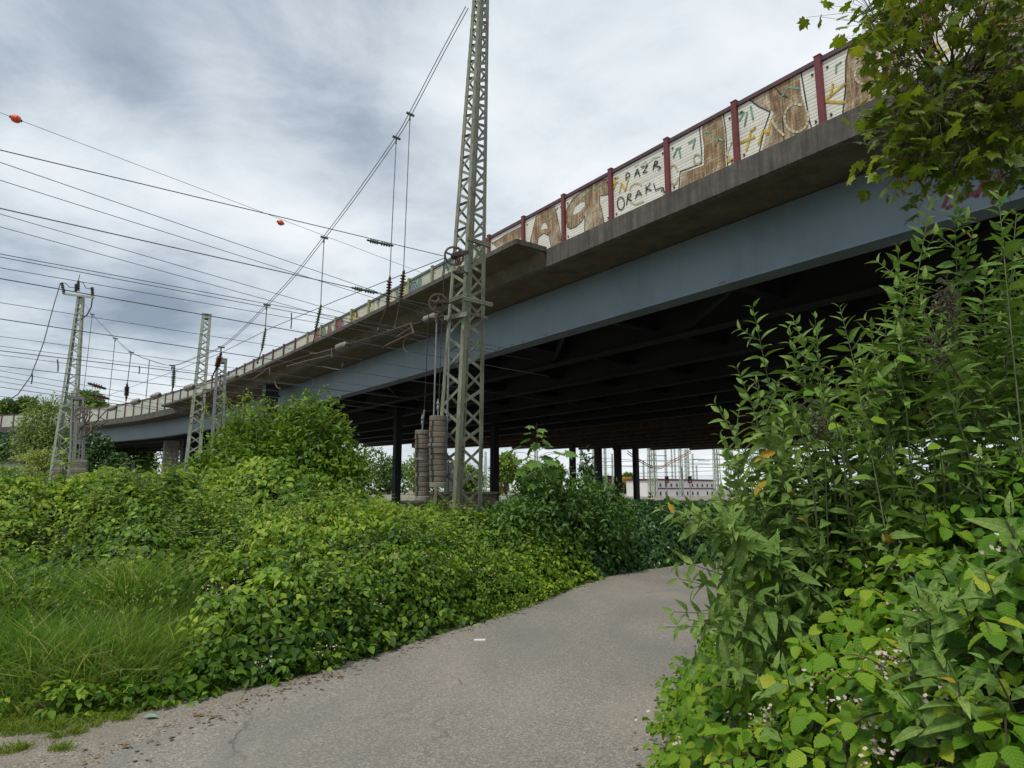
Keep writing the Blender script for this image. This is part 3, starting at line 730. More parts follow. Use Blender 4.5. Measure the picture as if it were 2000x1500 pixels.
# counterweights
def weight(px0, px1, yt, yb, Y, label, n, top_to, lightfoot):
    root = thing('counterweight', label, 'counterweight', 'counterweights beside the near mast')
    a, c = at((px0 + px1) / 2, yt, Y), at((px0 + px1) / 2, yb, Y); r = (px1 - px0) / 2 / F * Y * 1.02
    h = (a[2] - c[2]) / n; rr = np.random.default_rng(n)
    for k in range(n):
        z0 = c[2] + k * h; m = MB(); rad = r * rr.uniform(.95, 1.0)
        off = rr.uniform(-.008, .008, 2); X, Yc = (a[0] + c[0]) / 2 + off[0] + (a[0] - c[0]) * (k / n - .5), a[1] + off[1]
        rot = rr.uniform(0, 1); vs = []
        ring = [(math.cos(q + rot), math.sin(q + rot)) for q in np.linspace(0, 2 * math.pi, 25)[:-1]]
        for zz, sc2 in ((0, .97), (.012, 1), (h - .02, 1), (h - .007, .97)):
            vs += [(X + q[0] * rad * sc2, Yc + q[1] * rad * sc2, z0 + zz) for q in ring]
        fs = [(i * 24 + j, i * 24 + (j + 1) % 24, (i + 1) * 24 + (j + 1) % 24, (i + 1) * 24 + j) for i in range(3) for j in range(24)] + [tuple(range(23, -1, -1)), tuple(range(72, 96))]
        m.add(vs, fs)
        if 0 < k < n - 1: m.mat('dark_metal').box((X - rad * .62 + (k % 3) * .008, Yc - rad * .77, z0 + h * .55), (.035, .07, h * .75), .3)
        m.mats and None
        mm = 'weight_light' if (k < 1 or (lightfoot and k in (5, 8))) else 'weight'
        me = MB(); me.v, me.f = m.v, m.f; me.m = [0 if i < len(fs) else 1 for i in range(len(m.f))]; me.mats = [mm, 'dark_metal']
        me.build('weight_block', None, root)
    m = MB(); m.tube([a + (0, 0, -.02), at(*top_to[0])], .016); m.lathe(a + (0, 0, .1), a + (0, 0, .34), [(0, .015), (.2, .03), (.45, .02), (.6, .034), (.8, .018), (1, .014)], 8); m.build('hanger_rod', 'galvanised', root)
    m = MB(); m.tube([at(*q) for q in top_to], .009, 5); m.build('hanger_cable', 'dark_metal', root)
    m = MB(); z = a[2] - h * (n * .43); m.lathe((a[0], a[1], z), (a[0], a[1], z + .05), [(0, r * 1.07), (1, r * 1.07)], 20); m.build('clamp_band', 'galvanised', root)
weight(810, 839, 840, 978, 13.9, 'longer round stack of brown concrete weights hanging furthest from the mast', 15, [(829, 800, 13.9), (838, 600, 13.1)], True)
weight(838, 872, 812, 952, 13.1, 'shorter stack of concrete weights with pale bottom block beside the mast leg', 13, [(857, 790, 13.1), (868, 505, 12.85)], False)

# second mast group, left and far left
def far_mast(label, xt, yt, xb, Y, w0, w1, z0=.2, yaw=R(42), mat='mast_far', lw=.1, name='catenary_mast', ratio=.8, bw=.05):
    root = thing(name, label, 'mast'); top = at(xt, yt, Y); base = at(xb, 930, Y); base[2] = z0
    # carry the leg line on down to the ground
    s = (top[2] - z0); base[0] = top[0] + (at(xb, 930, Y)[0] - top[0]) * s / (top[2] - at(xb, 930, Y)[2])
    c = lattice_mast(root, base, top, w0, w1, yaw, mat, lw, lw * .75, bw, ratio); return root, top, c
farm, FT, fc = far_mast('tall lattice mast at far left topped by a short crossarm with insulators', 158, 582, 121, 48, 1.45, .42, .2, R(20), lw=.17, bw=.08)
def fm(x, y): return at(x, y, 47.7)
m = MB(); m.beam(fm(125, 574), fm(184, 581), .12, .14); m.beam(fm(125, 574), fm(122, 558), .1, .1); m.build('crossarm', 'mast_far', farm)
for x0, y0, x1, y1 in ((125, 573, 121, 553), (148, 570, 149, 555), (153, 567, 153, 549), (181, 577, 180, 562)):
    m = MB(); m.lathe(fm(x0, y0), fm(x1, y1), [(i / 10, .06 if i % 2 else .13) for i in range(11)], 8); m.build('insulator', 'dark_metal', farm)
m = MB(); m.tube([fm(121, 553), fm(128, 553), fm(136, 561), fm(144, 562), fm(149, 556)], .03, 4); m.tube([fm(153, 549), fm(162, 552), fm(168, 563), fm(175, 564), fm(180, 562)], .03, 4); m.tube([fm(181, 580), fm(178, 600), fm(170, 615), fm(158, 624)], .05, 5); m.tube([fm(153, 549), fm(156, 536)], .03, 4); m.build('jumper_cable', 'wire', farm)
m = MB(); m.tube([at(118, 553, 47.7), at(104, 600, 46.5), at(85, 670, 45.3), at(60, 735, 44), at(35, 770, 43), at(10, 786, 42)], .035, 5)
tag(m.build('overhead_wire', 'wire'), 'slack cable that sags from the crossarm of the far left mast to the ground', 'wire')
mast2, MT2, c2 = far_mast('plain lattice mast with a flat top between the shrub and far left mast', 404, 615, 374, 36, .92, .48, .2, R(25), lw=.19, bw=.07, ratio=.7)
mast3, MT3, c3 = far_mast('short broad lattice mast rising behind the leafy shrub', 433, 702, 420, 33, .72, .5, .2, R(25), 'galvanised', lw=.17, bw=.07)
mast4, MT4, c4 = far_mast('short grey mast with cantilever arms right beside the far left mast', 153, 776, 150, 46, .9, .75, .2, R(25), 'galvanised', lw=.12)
# cantilever frame on the short mast
def pl(pts, Y, r, mb): mb.tube([at(x, y, Y) for x, y in pts], r, 5)
m = MB()
for l in ([(160, 797), (208, 801), (160, 855)], [(150, 850), (182, 808), (208, 822)], [(160, 857), (210, 822)], [(165, 840), (180, 834), (195, 828), (197, 836)], [(150, 812), (165, 802), (178, 806)], [(163, 857), (150, 857)], [(172, 808), (160, 842), (190, 846)]): pl(l, 45.5, .045, m)
m.build('cantilever', 'rust_metal', mast4)
m = MB()
for q in (0, 1): 
    c = at(158 + 8 * q, 806 + 34 * q, 45.4); m.tube([c + np.array([.42 * math.cos(a), .2 * math.sin(a), .42 * math.sin(a)]) for a in np.linspace(0, 6.28, 17)], .06, 5)
m.build('tension_wheel', 'rust_metal', mast4)
m = MB()
for x0, y0, x1 in ((148, 812, 140), (152, 816, 145), (158, 840, 152), (163, 850, 158)): pl([(x0, y0), (x1, 925)], 45.4, .03, m)
m.build('guide_rod', 'galvanised', mast4)
for i, (x0, x1) in enumerate(((108, 119), (143, 157), (158, 166))):
    root = thing('counterweight', ['weathered block stack seen between the legs of the far left mast', 'left one of two block stacks hanging at foot of the short cantilever mast', 'right narrower one of two block stacks at foot of the short cantilever mast'][i], 'counterweight')
    a, c = at(x0, 898, 45.2), at(x1, 938, 45.2); w = c[0] - a[0]
    for k in range(8):
        m = MB(); m.box(((a[0] + c[0]) / 2, 45.2, c[2] + (a[2] - c[2]) * (k + .5) / 8), (w, w, (a[2] - c[2]) / 8 - .02), .4 + .05 * (k % 3)); m.build('weight_block', ['weight', 'weight_light'][k % 3 == 1], root)
# equipment on the second mast
m = MB()
for l in ([(395, 770), (415, 763), (440, 762)], [(398, 800), (420, 790)], [(415, 763), (420, 790), (428, 790), (428, 763)], [(395, 770), (398, 800), (385, 820)]): pl(l, 35.3, .035, m)
c = at(403, 768, 35.2); m.tube([c + np.array([.24 * math.cos(a), .1 * math.sin(a), .24 * math.sin(a)]) for a in np.linspace(0, 6.28, 15)], .03, 5)
c = at(378, 820, 35.2); m.tube([c + np.array([.22 * math.cos(a), .1 * math.sin(a), .22 * math.sin(a)]) for a in np.linspace(0, 6.28, 15)], .03, 5)
m.build('switch_gear', 'rust_metal', mast2)

# ------------------------------------------------------------------ wires
def wire(l, r, c, rad, label, ext=0, sag=.0, mat='wire', group=None):
    """a wire in the vertical plane TN.p = c, from the survey mark l to r, carried on past both"""
    a, b2 = on_plane(*l, TN, c), on_plane(*r, TN, c)
    a0 = a + (a - b2) / np.linalg.norm(a - b2) * 14; b3 = b2 + (b2 - a) / np.linalg.norm(b2 - a) * ext
    L = np.linalg.norm(b3 - a0); pts = []
    for t in np.linspace(0, 1, 13):
        p = a0 + (b3 - a0) * t; pts.append(p - np.array([0, 0, sag * 4 * t * (1 - t)]))
    o = MB().tube(pts, rad * .85, 5).build('overhead_wire', mat); tag(o, label, 'wire', group or 'overhead wires above the tracks'); return o
lab = ['first', 'second', 'third', 'fourth', 'fifth', 'sixth', 'seventh', 'eighth', 'ninth', 'tenth', 'eleventh', 'twelfth', 'thirteenth', 'fourteenth', 'fifteenth', 'sixteenth', 'seventeenth', 'eighteenth', 'nineteenth', 'twentieth']
WL = [((0, 220), (830, 535), -27, .011, 'thin wire carrying two orange marker balls across the sky', 12),
      ((0, 293), (866, 500), -10.25, .009, 'wire that ends on the upper toothed wheel of the near mast', 0),
      ((0, 317), (605, 525), -11.6, .007, None, 4), ((0, 352), (600, 541), -12.2, .007, None, 4),
      ((0, 407), (838, 596), -10.5, .010, 'wire that ends on the lower toothed wheel of the near mast', 0),
      ((0, 418), (600, 591), -15, .008, None, 5), ((0, 443), (600, 607), -15.2, .008, None, 5),
      ((0, 496), (600, 608), -17.4, .011, None, 8), ((0, 502), (600, 615), -17.6, .011, None, 8), ((0, 523), (600, 627), -17.2, .009, None, 9),
      ((0, 544), (600, 651), -16, .013, None, 9), ((0, 591), (555, 679), -22, .010, None, 14), ((0, 623), (555, 706), -20, .014, None, 14),
      ((0, 657), (465, 720), -27, .011, None, 14), ((0, 676), (387, 726), -28, .011, None, 14), ((0, 685), (411, 733), -26, .016, None, 14),
      ((0, 693), (390, 744), -26.5, .011, None, 14), ((0, 715), (360, 756), -30, .016, None, 14), ((0, 724), (294, 774), -34, .012, None, 8), ((0, 735), (260, 780), -34.5, .012, None, 6),
      ((0, 745), (240, 785), -36, .013, None, 5), ((0, 756), (200, 785), -38, .018, None, 4), ((0, 774), (115, 788), -42, .018, None, 3), ((0, 784), (60, 791), -45, .018, None, 3)]
for i, (l, r, c, rad, lb, ext) in enumerate(WL):
    if not lb: lb = f'{lab[i]} overhead wire from the top along the left edge of the picture' if i < 20 else ['lowest', 'second lowest', 'third lowest', 'fourth lowest'][23 - i] + ' overhead wire along the left edge of the picture'
    wire(l, r, c, rad, lb, ext)
# marker balls on the thin wire
for (x, y, Y, rr, lb) in ((31, 232, None, .17, 'orange marker ball on the thin wire at the left edge of sky'), (548, 435, None, .155, 'smaller orange marker ball on the thin wire near the cable crossing')):
    c = on_plane(x, y, TN, -27); k = c[1]; d = Vector((TD[0], TD[1], -.12)).normalized(); C = Vector(c)
    root = thing('marker_ball', lb, 'marker ball')
    rad = rr * (.80 if x < 100 else .76)
    m = MB(); m.lathe(C - d * rad * 1.15, C + d * rad * 1.15, [(0, .25 * rad), (.05, .42 * rad), (.15, .78 * rad), (.3, .96 * rad), (.46, 1.0 * rad), (.48, 1.04 * rad), (.52, 1.04 * rad), (.54, rad), (.7, .96 * rad), (.85, .78 * rad), (.95, .42 * rad), (1, .25 * rad)], 20); m.build('shell', 'orange_plastic', root, True)
    m = MB(); m.lathe(C - d * rad * 1.35, C + d * rad * 1.35, [(0, .05), (1, .05)], 8); m.build('wire_clamp', 'dark_metal', root)
def insulator(p, q, r, mat, label, n=7, ring=True, rod=None, group=None, cat='insulator'):
    root = thing('insulator', label, cat, group)
    prof = [(0, .3)]
    for k in range(n): prof += [((k + .15) / n, .45), ((k + .5) / n, 1.0), ((k + .6) / n, .95), ((k + .85) / n, .45)]
    prof.append((1, .3)); m = MB(); m.lathe(p, q, [(t, r * w) for t, w in prof], 12); m.build('sheds', mat, root, False)
    v = (np.array(q) - p); u = v / np.linalg.norm(v)
    m = MB(); m.lathe(np.array(p) - u * r * 1.5, np.array(p) + u * r * .2, [(0, r * .25), (.4, r * .5), (1, r * .4)], 8); m.lathe(np.array(q) - u * r * .2, np.array(q) + u * r * 1.5, [(0, r * .4), (.6, r * .5), (1, r * .25)], 8); m.build('end_fitting', 'dark_metal', root)
    if rod is not None:
        m = MB(); m.tube([q, rod], r * .28, 6); m.lathe(np.array(rod) - (0, 0, .05), np.array(rod) + (0, 0, .05), [(0, .02), (.5, .04), (1, .02)], 6); m.build('hanger_rod', 'rust_metal', root)
    return root
for (x0, y0, x1, y1, x2, y2, c, lb) in ((722, 470, 741, 474, 763, 479, -10.25, 'upper'), (692, 563, 710, 566, 732, 571, -10.5, 'lower')):
    for j, (a, b2) in enumerate((((x0, y0), (x1 - 2, y1)), ((x1 + 2, y1 + 1), (x2, y2)))):
        insulator(on_plane(*a, TN, c), on_plane(*b2, TN, c), .042, 'insulator_green', f'{["left", "right"][j]} green strain insulator of the pair on the {lb} tensioned wire', 4)
for (x0, y0, x1, y1, lb) in ((180, 751, 199, 757, 'string of brown disc insulators just above a lower similar string'), (186, 772, 205, 777, 'lower string of brown disc insulators in front of the tree crown')):
    c = -33; insulator(on_plane(x0, y0, TN, c), on_plane(x1, y1, TN, c), .12, 'insulator_red', lb, 4)

# cross span between the near mast and the far left mast
XA, XB = np.array([-.85, 13.3]), np.array([FT[0], FT[1]])
XT = (XB - XA) / np.linalg.norm(XB - XA); XN = np.array([XT[1], -XT[0]]); XC = float(XN @ XA)
def xs(x, y, o=0):
    p = on_plane(x, y, XN, XC); return p + np.array([TD[0], TD[1], 0]) * o
SPAN = [(912, 14), (860, 110), (801, 223), (774, 269), (700, 375), (633, 464), (575, 538), (521, 596), (470, 647), (432, 678), (385, 697), (336, 714), (292, 703), (256, 688), (225, 661), (180, 614), (162, 588)]
cpts = [tuple(p) for p in catmull([xs(*q) for q in SPAN], 3)]
for o, lb in ((-.035, 'left one of the twin cross span cables swooping down from the near mast'), (.04, 'right one of the twin cross span cables swooping down from the near mast')):
    tag(MB().tube([np.array(p) + np.array([TD[0], TD[1], 0]) * o for p in cpts], .010, 5).build('span_cable', 'wire'), lb, 'cable', 'cross span cables')
tag(MB().tube([xs(868, 504), xs(660, 586), xs(533, 639), xs(430, 690), xs(330, 729), xs(200, 776)], .010, 5).build('span_wire', 'wire'), 'straight upper cross span wire slanting from the near mast to far left', 'wire')
for x, y in ((801, 223), (774, 269), (633, 464), (521, 596), (432, 678), (336, 714), (256, 688), (225, 661), (180, 614)):
    p = xs(x, y); q = np.array([TD[0], TD[1], 0])
    k = 1 + p[1] * .012
    m = MB(); m.beam(p - q * .09 * k, p + q * .10 * k, .035 * k, .04 * k); m.beam(p, p - np.array([0, 0, .14 * k]), .035 * k, .03 * k)
    lb = {801: 'clamp on the twin cables highest up beside the near mast', 774: 'clamp on the twin cables second highest beside the near mast', 633: 'clamp where a single dropper leaves the twin cables in mid sky', 521: 'clamp on the twin cables above a green insulator near the bridge barrier',
          432: 'clamp on the twin cables just above the short broad mast', 336: 'clamp at the lowest dip of the twin cables', 256: 'clamp on the rising twin cables nearest their lowest dip', 225: 'middle clamp on the twin cables rising to the far left mast', 180: 'clamp on the twin cables closest to the far left mast'}[x]
    tag(m.build('cable_clamp', 'insulator_green'), lb, 'clamp')
DR = [((801, 225), (788, 536), (783, 582), (771, 640), 'insulator_red', .075, 'red brown insulator on the right dropper of the near pair', 'right hand dropper of the near pair'),
      ((774, 271), (761, 548), (757, 592), (739, 644), 'insulator_red', .075, 'red brown insulator on the left dropper of the near pair', 'left hand dropper of the near pair'),
      ((633, 466), (626, 601), (617, 642), (612, 668), 'insulator_green', .065, 'green insulator on the single mid sky dropper', 'single dropper in mid sky'),
      ((521, 598), (518, 646), (512, 680), (503, 708), 'insulator_green', .065, 'green insulator hanging just over the bridge barrier', 'dropper over the bridge barrier'),
      ((432, 680), (430, 696), (424, 716), (414, 737), 'insulator_red', .11, 'dark red insulator beside the top of the short broad mast', 'short dropper by the short broad mast'),
      ((336, 716), (340, 722), (338, 752), (336, 765), 'insulator_green', .10, 'green insulator under the lowest dip of the twin cables', 'short dropper at the lowest dip of the twin cables'),
      ((256, 690), (248, 755), (247, 773), (246, 782), 'dark_metal', .13, 'black insulator on a dropper above the far end of the barrier', 'dropper with a black insulator')]
for a, b2, c, d, mt, r, lb, lw in DR:
    tag(MB().tube([xs(*a), xs(*b2)], .007 + .0004 * xs(*a)[1], 5).build('dropper', 'galvanised' if a[0] > 600 else 'wire'), 'thin straight ' + lw if not lw.startswith(('single', 'short')) else 'thin ' + lw, 'dropper')
    insulator(xs(*b2), xs(*c), r, mt, lb, 8, rod=xs(*d))
for a, b2, lw in (((225, 662), (212, 785), 'thin dropper under the middle clamp of the rising cables'), ((180, 616), (162, 776), 'very thin dropper nearest to the far left mast'), ((292, 703), (285, 778), 'thin dropper just left of the lowest dip of the cables')):
    tag(MB().tube([xs(*a), xs(*b2)], .018, 5).build('dropper', 'wire'), lw, 'dropper')
# lower cross span rod with its grey insulators
ROD = [(868, 615), (824, 628), (803, 634), (764, 646), (720, 660), (678, 673), (648, 683), (612, 691), (560, 707), (500, 726), (453, 738), (412, 748), (370, 757), (305, 773), (265, 785), (220, 797), (165, 806)]
tag(MB().tube([xs(*q) for q in ROD], .013, 5).build('span_wire', 'rust_metal'), 'lower cross span wire that carries the fat grey insulators', 'wire')
GI = [((829, 625), (850, 617), .085, 'fat ribbed grey insulator right beside the near mast'), ((658, 680), (676, 673), .10, 'fat grey insulator second from the near mast'), ((446, 741), (461, 736), .13, 'fat grey insulator beside the short broad mast'),
      ((363, 759), (377, 755), .14, 'fat grey insulator left of the plain flat topped mast'), ((298, 776), (311, 771), .15, 'fat grey insulator at the far barrier top, middle one of three'), ((259, 787), (271, 783), .15, 'fat grey insulator left of the middle one of three at the far barrier'), ((214, 799), (226, 795), .15, 'leftmost fat grey insulator at the far end of the barrier')]
for a, b2, r, lb in GI: insulator(xs(*a), xs(*b2), r, 'insulator_grey', lb, 4)
# registration arms
def arm(lines, o, r, label):
    root = thing('registration_arm', label, 'arm')
    for nm, l in lines:
        MB().tube([xs(x, y, o) for x, y in l], r, 6).build(nm, 'rust_metal', root)
arm([('support_tube', [(805, 631), (764, 646), (756, 645)]), ('drop_bracket', [(803, 633), (808, 652)]), ('steady_tube', [(806, 650), (752, 676), (749, 681)]), ('hook', [(803, 640), (776, 658)])], .0, .022, 'thin steady arm hanging under the rod next to the near mast')
arm([('support_tube', [(650, 682), (618, 691), (606, 690)]), ('drop_bracket', [(648, 682), (649, 699)]), ('steady_tube', [(648, 694), (600, 705), (560, 716)])], 0, .026, 'thin steady arm hanging under the rod by the second grey insulator')
arm([('support_tube', [(527, 718), (495, 741)]), ('drop_bracket', [(527, 718), (527, 733)])], 0, .03, 'small steady arm hanging in front of the bridge bay')
def loop(pts, Y0, r, label): tag(MB().tube(catmull([xs(x, y) for x, y in pts], 5), r, 5).build('jumper_loop', 'rust_metal'), label, 'cable')
loop([(792, 662), (788, 670), (789, 682), (797, 689)], 15, .012, 'curved jumper loop under the wires beside the near mast')
loop([(669, 708), (668, 718), (662, 722), (630, 716)], 18, .014, 'curved jumper loop in front of the bridge underside')
loop([(540, 736), (537, 745), (541, 756), (548, 760)], 22, .018, 'curved jumper loop above the leafy shrub')
for (x0, y0, x1, y1, c, lb) in ((706, 706, 708, 727, -17.3, 'short hanging clip on the wires before the blue girder'), (613, 741, 609, 757, -20, 'short hanging clip left of the one before the girder'), (569, 611, 568, 642, -16.5, 'hanging wire clip high in the sky near the barrier'),
                                (112, 702, 113, 726, -27, 'hanging wire clip left of the far left mast'), (63, 730, 61, 750, -33, 'leftmost hanging wire clip low in the sky'), (272, 715, 271, 730, -27.5, 'hanging wire clip right of the far left mast')):
    tag(MB().tube([on_plane(x0, y0, TN, c), on_plane((x0 + x1) / 2 + 1, (y0 + y1) / 2, TN, c), on_plane(x1, y1, TN, c)], .006 + .0006 * abs(c), 5).build('wire_clip', 'wire'), lb, 'clip')

# ------------------------------------------------------------------ ground and road
def ground_mat():
    m, nt, b = new_mat('ground_dirt'); v = coords(nt, 'World')
    col = ramp(nt, noise(nt, v, .9, 8, .65), [(.3, (.15, .13, .105)), (.5, (.215, .19, .155)), (.7, (.28, .255, .215))])
    vo = nt.nodes.new('ShaderNodeTexVoronoi'); vo.inputs['Scale'].default_value = 70; nt.links.new(v, vo.inputs['Vector'])
    sep = nt.nodes.new('ShaderNodeSeparateColor'); nt.links.new(vo.outputs['Color'], sep.inputs[0])
    st = ramp(nt, sep.outputs[0], [(.0, (.08, .072, .062)), (.5, (.215, .19, .155)), (1, (.33, .30, .255))])
    col = mixc(nt, ramp(nt, noise(nt, v, 2.2, 5, .6), [(.45, (.1, .1, .1)), (.6, (.75, .75, .75))]), col, st)
    col = mixc(nt, ramp(nt, noise(nt, v, .16, 6, .65), [(.52, (0, 0, 0)), (.66, (.8, .8, .8))]), col, (.06, .085, .025))
    nt.links.new(col, b.inputs['Base Color']); b.inputs['Roughness'].default_value = .95
    bump(nt, b, math_(nt, 'SUBTRACT', 1.0, vo.outputs['Distance']), .6, .015); return m
def road_mat():
    m, nt, b = new_mat('road_asphalt'); v = coords(nt, 'World')
    col = ramp(nt, noise(nt, v, .55, 6, .6, .3), [(.3, (.165, .148, .124)), (.5, (.205, .186, .157)), (.7, (.255, .232, .197))])
    vo = nt.nodes.new('ShaderNodeTexVoronoi'); vo.inputs['Scale'].default_value = 95; nt.links.new(v, vo.inputs['Vector'])
    sep = nt.nodes.new('ShaderNodeSeparateColor'); nt.links.new(vo.outputs['Color'], sep.inputs[0])
    ag = ramp(nt, sep.outputs[0], [(.0, (.04, .037, .034)), (.22, (.14, .13, .115)), (.7, (.24, .22, .195)), (1, (.44, .42, .38))])
    col = mixc(nt, .5, col, ag)
    st = ramp(nt, noise(nt, coords(nt, 'World', (1, .45, 1), (0, 0, R(-28))), .8, 7, .62, .5), [(.44, (0, 0, 0)), (.62, (.62, .62, .62))])
    col = mixc(nt, st, col, (.15, .145, .135))
    col = mixc(nt, ramp(nt, noise(nt, coords(nt, 'World', (1, .3, 1), (0, 0, R(-22))), .7, 4, .6, .2), [(.5, (0, 0, 0)), (.7, (.35, .35, .35))]), col, (.33, .285, .225))
    nz = nt.nodes.new('ShaderNodeTexNoise'); nz.inputs['Scale'].default_value = 2.2; nz.inputs['Detail'].default_value = 5; nt.links.new(v, nz.inputs['Vector'])
    vm = nt.nodes.new('ShaderNodeVectorMath'); vm.operation = 'MULTIPLY_ADD'; nt.links.new(nz.outputs['Color'], vm.inputs[0]); vm.inputs[1].default_value = (.7, .7, 0); nt.links.new(v, vm.inputs[2])
    ve = nt.nodes.new('ShaderNodeTexVoronoi'); ve.feature = 'DISTANCE_TO_EDGE'; ve.inputs['Scale'].default_value = .42; nt.links.new(vm.outputs[0], ve.inputs['Vector'])
    ck = math_(nt, 'MULTIPLY', math_(nt, 'SUBTRACT', 1.0, ramp(nt, ve.outputs['Distance'], [(.0, (0, 0, 0)), (.007, (1, 1, 1))])), ramp(nt, noise(nt, v, .8, 3), [(.5, (0, 0, 0)), (.62, (.75, .75, .75))]))
    col = mixc(nt, ck, col, (.05, .046, .042))
    col = mixc(nt, ramp(nt, noise(nt, v, 9, 4, .7), [(.60, (0, 0, 0)), (.72, (.4, .4, .4))]), col, (.12, .11, .10))
    nt.links.new(col, b.inputs['Base Color']); b.inputs['Roughness'].default_value = .9
    n = noise(nt, v, 140, 3); bump(nt, b, math_(nt, 'ADD', vo.outputs['Distance'], n), .35, .006); return m
M['ground'] = ground_mat(); M['road'] = road_mat()
g = MB(); S = 1500
g.add([(-S, -S, 0), (S, -S, 0), (S, S, 0), (-S, S, 0)], [(0, 1, 2, 3)]); tag(g.build('ground', 'ground'), kind='structure')
Lr = catmull([(-3.4, -6), (-3.0, 0), (-2.75, 2.6), (-2.5, 3.8), (-2.25, 4.7), (-1.9, 5.6), (-1.45, 6.4), (-.85, 7.6), (.1, 9.1), (1.5, 12.0), (3.3, 13.9), (5.6, 15.3), (9, 15.9), (15, 16)], 8)
Rr = catmull([(1.3, -6), (.9, 0), (.8, 2.2), (.9, 3.6), (1.05, 4.7), (1.5, 5.8), (1.95, 6.8), (2.5, 7.7), (3.2, 8.8), (4.2, 10.1), (5.4, 11), (7.2, 11.6), (10, 12), (15, 12)], 8)
jr = np.random.default_rng(3)
Lr = Lr + clump(np.c_[Lr, Lr[:, :1]], 2.5, 4)[:, None] * .10; Rr = Rr + clump(np.c_[Rr, Rr[:, :1]], 2.5, 6)[:, None] * .08
g = MB(); n = len(Lr); vs = [(*p, .004) for p in Lr] + [(*p, .004) for p in Rr]
g.add(vs, [(i, n + i, n + i + 1, i + 1) for i in range(n - 1)]); tag(g.build('road', 'road'), kind='structure')
tag(MB().box((*at(937, 1269, 7.3)[:2], .016), (.12, .035, .018), .1).build('litter_strip', 'white_paint'), 'small white strip of litter lying on the path', 'litter')
m = MB(); p = atz(293, 1404, .0); m.add([(p[0] + dx, p[1] + dy, .012 + dz) for dx, dy, dz in ((-.05, 0, 0), (.0, -.03, .012), (.06, .0, .0), (.02, .035, .006), (-.02, .03, .016))], [(0, 1, 2, 3, 4)])
tag(m.build('litter_scrap', 'green_paint'), 'small turquoise scrap of plastic on the gravel shoulder', 'litter')
# loose stones on the shoulder
P = []; 
m = MB().mat('weight'); m.mat('weight_light')
for i in range(1300):
    x = jr.uniform(-4.2, -.4); y = jr.uniform(2.4, 6.0)
    le = np.interp(y, Lr[:, 1], Lr[:, 0])
    if x > le + jr.exponential(.22): continue
    s = jr.uniform(.003, .0075) * (1 + (jr.random() > .97) * 1.6); a = jr.uniform(0, 6)
    m.mat('weight' if jr.random() < .75 else 'weight_light')
    k = 5; ring = [(x + s * jr.uniform(.8, 1.3) * math.cos(a + 6.28 * j / k), y + s * jr.uniform(.6, 1.1) * math.sin(a + 6.28 * j / k), .002) for j in range(k)]
    top = [(x + (q[0] - x) * .55, y + (q[1] - y) * .55, s * .9) for q in ring]
    m.add(ring + top, [(j, (j + 1) % k, k + (j + 1) % k, k + j) for j in range(k)] + [tuple(range(k, 2 * k))])
tag(m.build('gravel', None), 'loose grey gravel scattered along the shoulder of the path', 'gravel', kind='stuff')
m = MB()
for i in range(260):
    i0 = jr.integers(0, n - 20); q = Lr[i0] * .5 + Lr[i0 + 1] * .5; x, y = q[0] + jr.normal() * .10 + .05, q[1] + jr.normal() * .1 - .03
    a = jr.uniform(0, 6); L = jr.uniform(.015, .06); m.beam((x, y, .009), (x + L * math.cos(a), y + L * math.sin(a), .012), .004, .004)
tag(m.build('twig_litter', 'rust_metal'), 'bits of dry twig lying along the left path edge', 'twigs', kind='stuff')

for EDG, nm, lb in ((Lr, 300, 'dry leaf litter blown against the left edge of the path'), (Rr, 220, 'dry leaf litter blown against the right edge of the path')):
    i0 = jr.integers(6, n - 30, nm); q = EDG[i0] + jr.normal(size=(nm, 2)) * .12 + np.array([.06 if EDG is Lr else -.08, 0]); tone_ = jr.uniform(0, 1, nm)
    o = leaves('leaf_litter', np.c_[q, np.full(nm, .012)], np.c_[jr.normal(size=(nm, 2)), jr.normal(size=nm) * .15], np.c_[jr.normal(size=(nm, 2)) * .25, np.ones(nm)], jr.uniform(.02, .05, nm), T_OVATE, tone_, 'dead_leaf'); tag(o, lb, 'leaf litter', kind='stuff')
# ------------------------------------------------------------------ brambles, shrubs and hedges beside the path
ED = Path([(-10, 2.9), (-6, 4.1), (-4.2, 4.7), (-2.9, 5.12), (-2.35, 5.62), (-1.7, 6.35), (-1.0, 7.6), (.0, 9.15), (1.4, 12.1), (3.2, 14.1), (5.5, 15.5), (9, 16.1), (16, 16.3)])
def ed_xy(a, e):
    x = np.interp(a, ED.s, ED.p[:, 0]); y = np.interp(a, ED.s, ED.p[:, 1])
    x1 = np.interp(a + .4, ED.s, ED.p[:, 0]) - np.interp(a - .4, ED.s, ED.p[:, 0]); y1 = np.interp(a + .4, ED.s, ED.p[:, 1]) - np.interp(a - .4, ED.s, ED.p[:, 1])
    L = np.hypot(x1, y1); return x - y1 / L * e, y + x1 / L * e
def a_at(x): return float(np.interp(x, ED.p[:, 0], ED.s))
A_MAST, A_HEDGE = a_at(.2), a_at(.75)
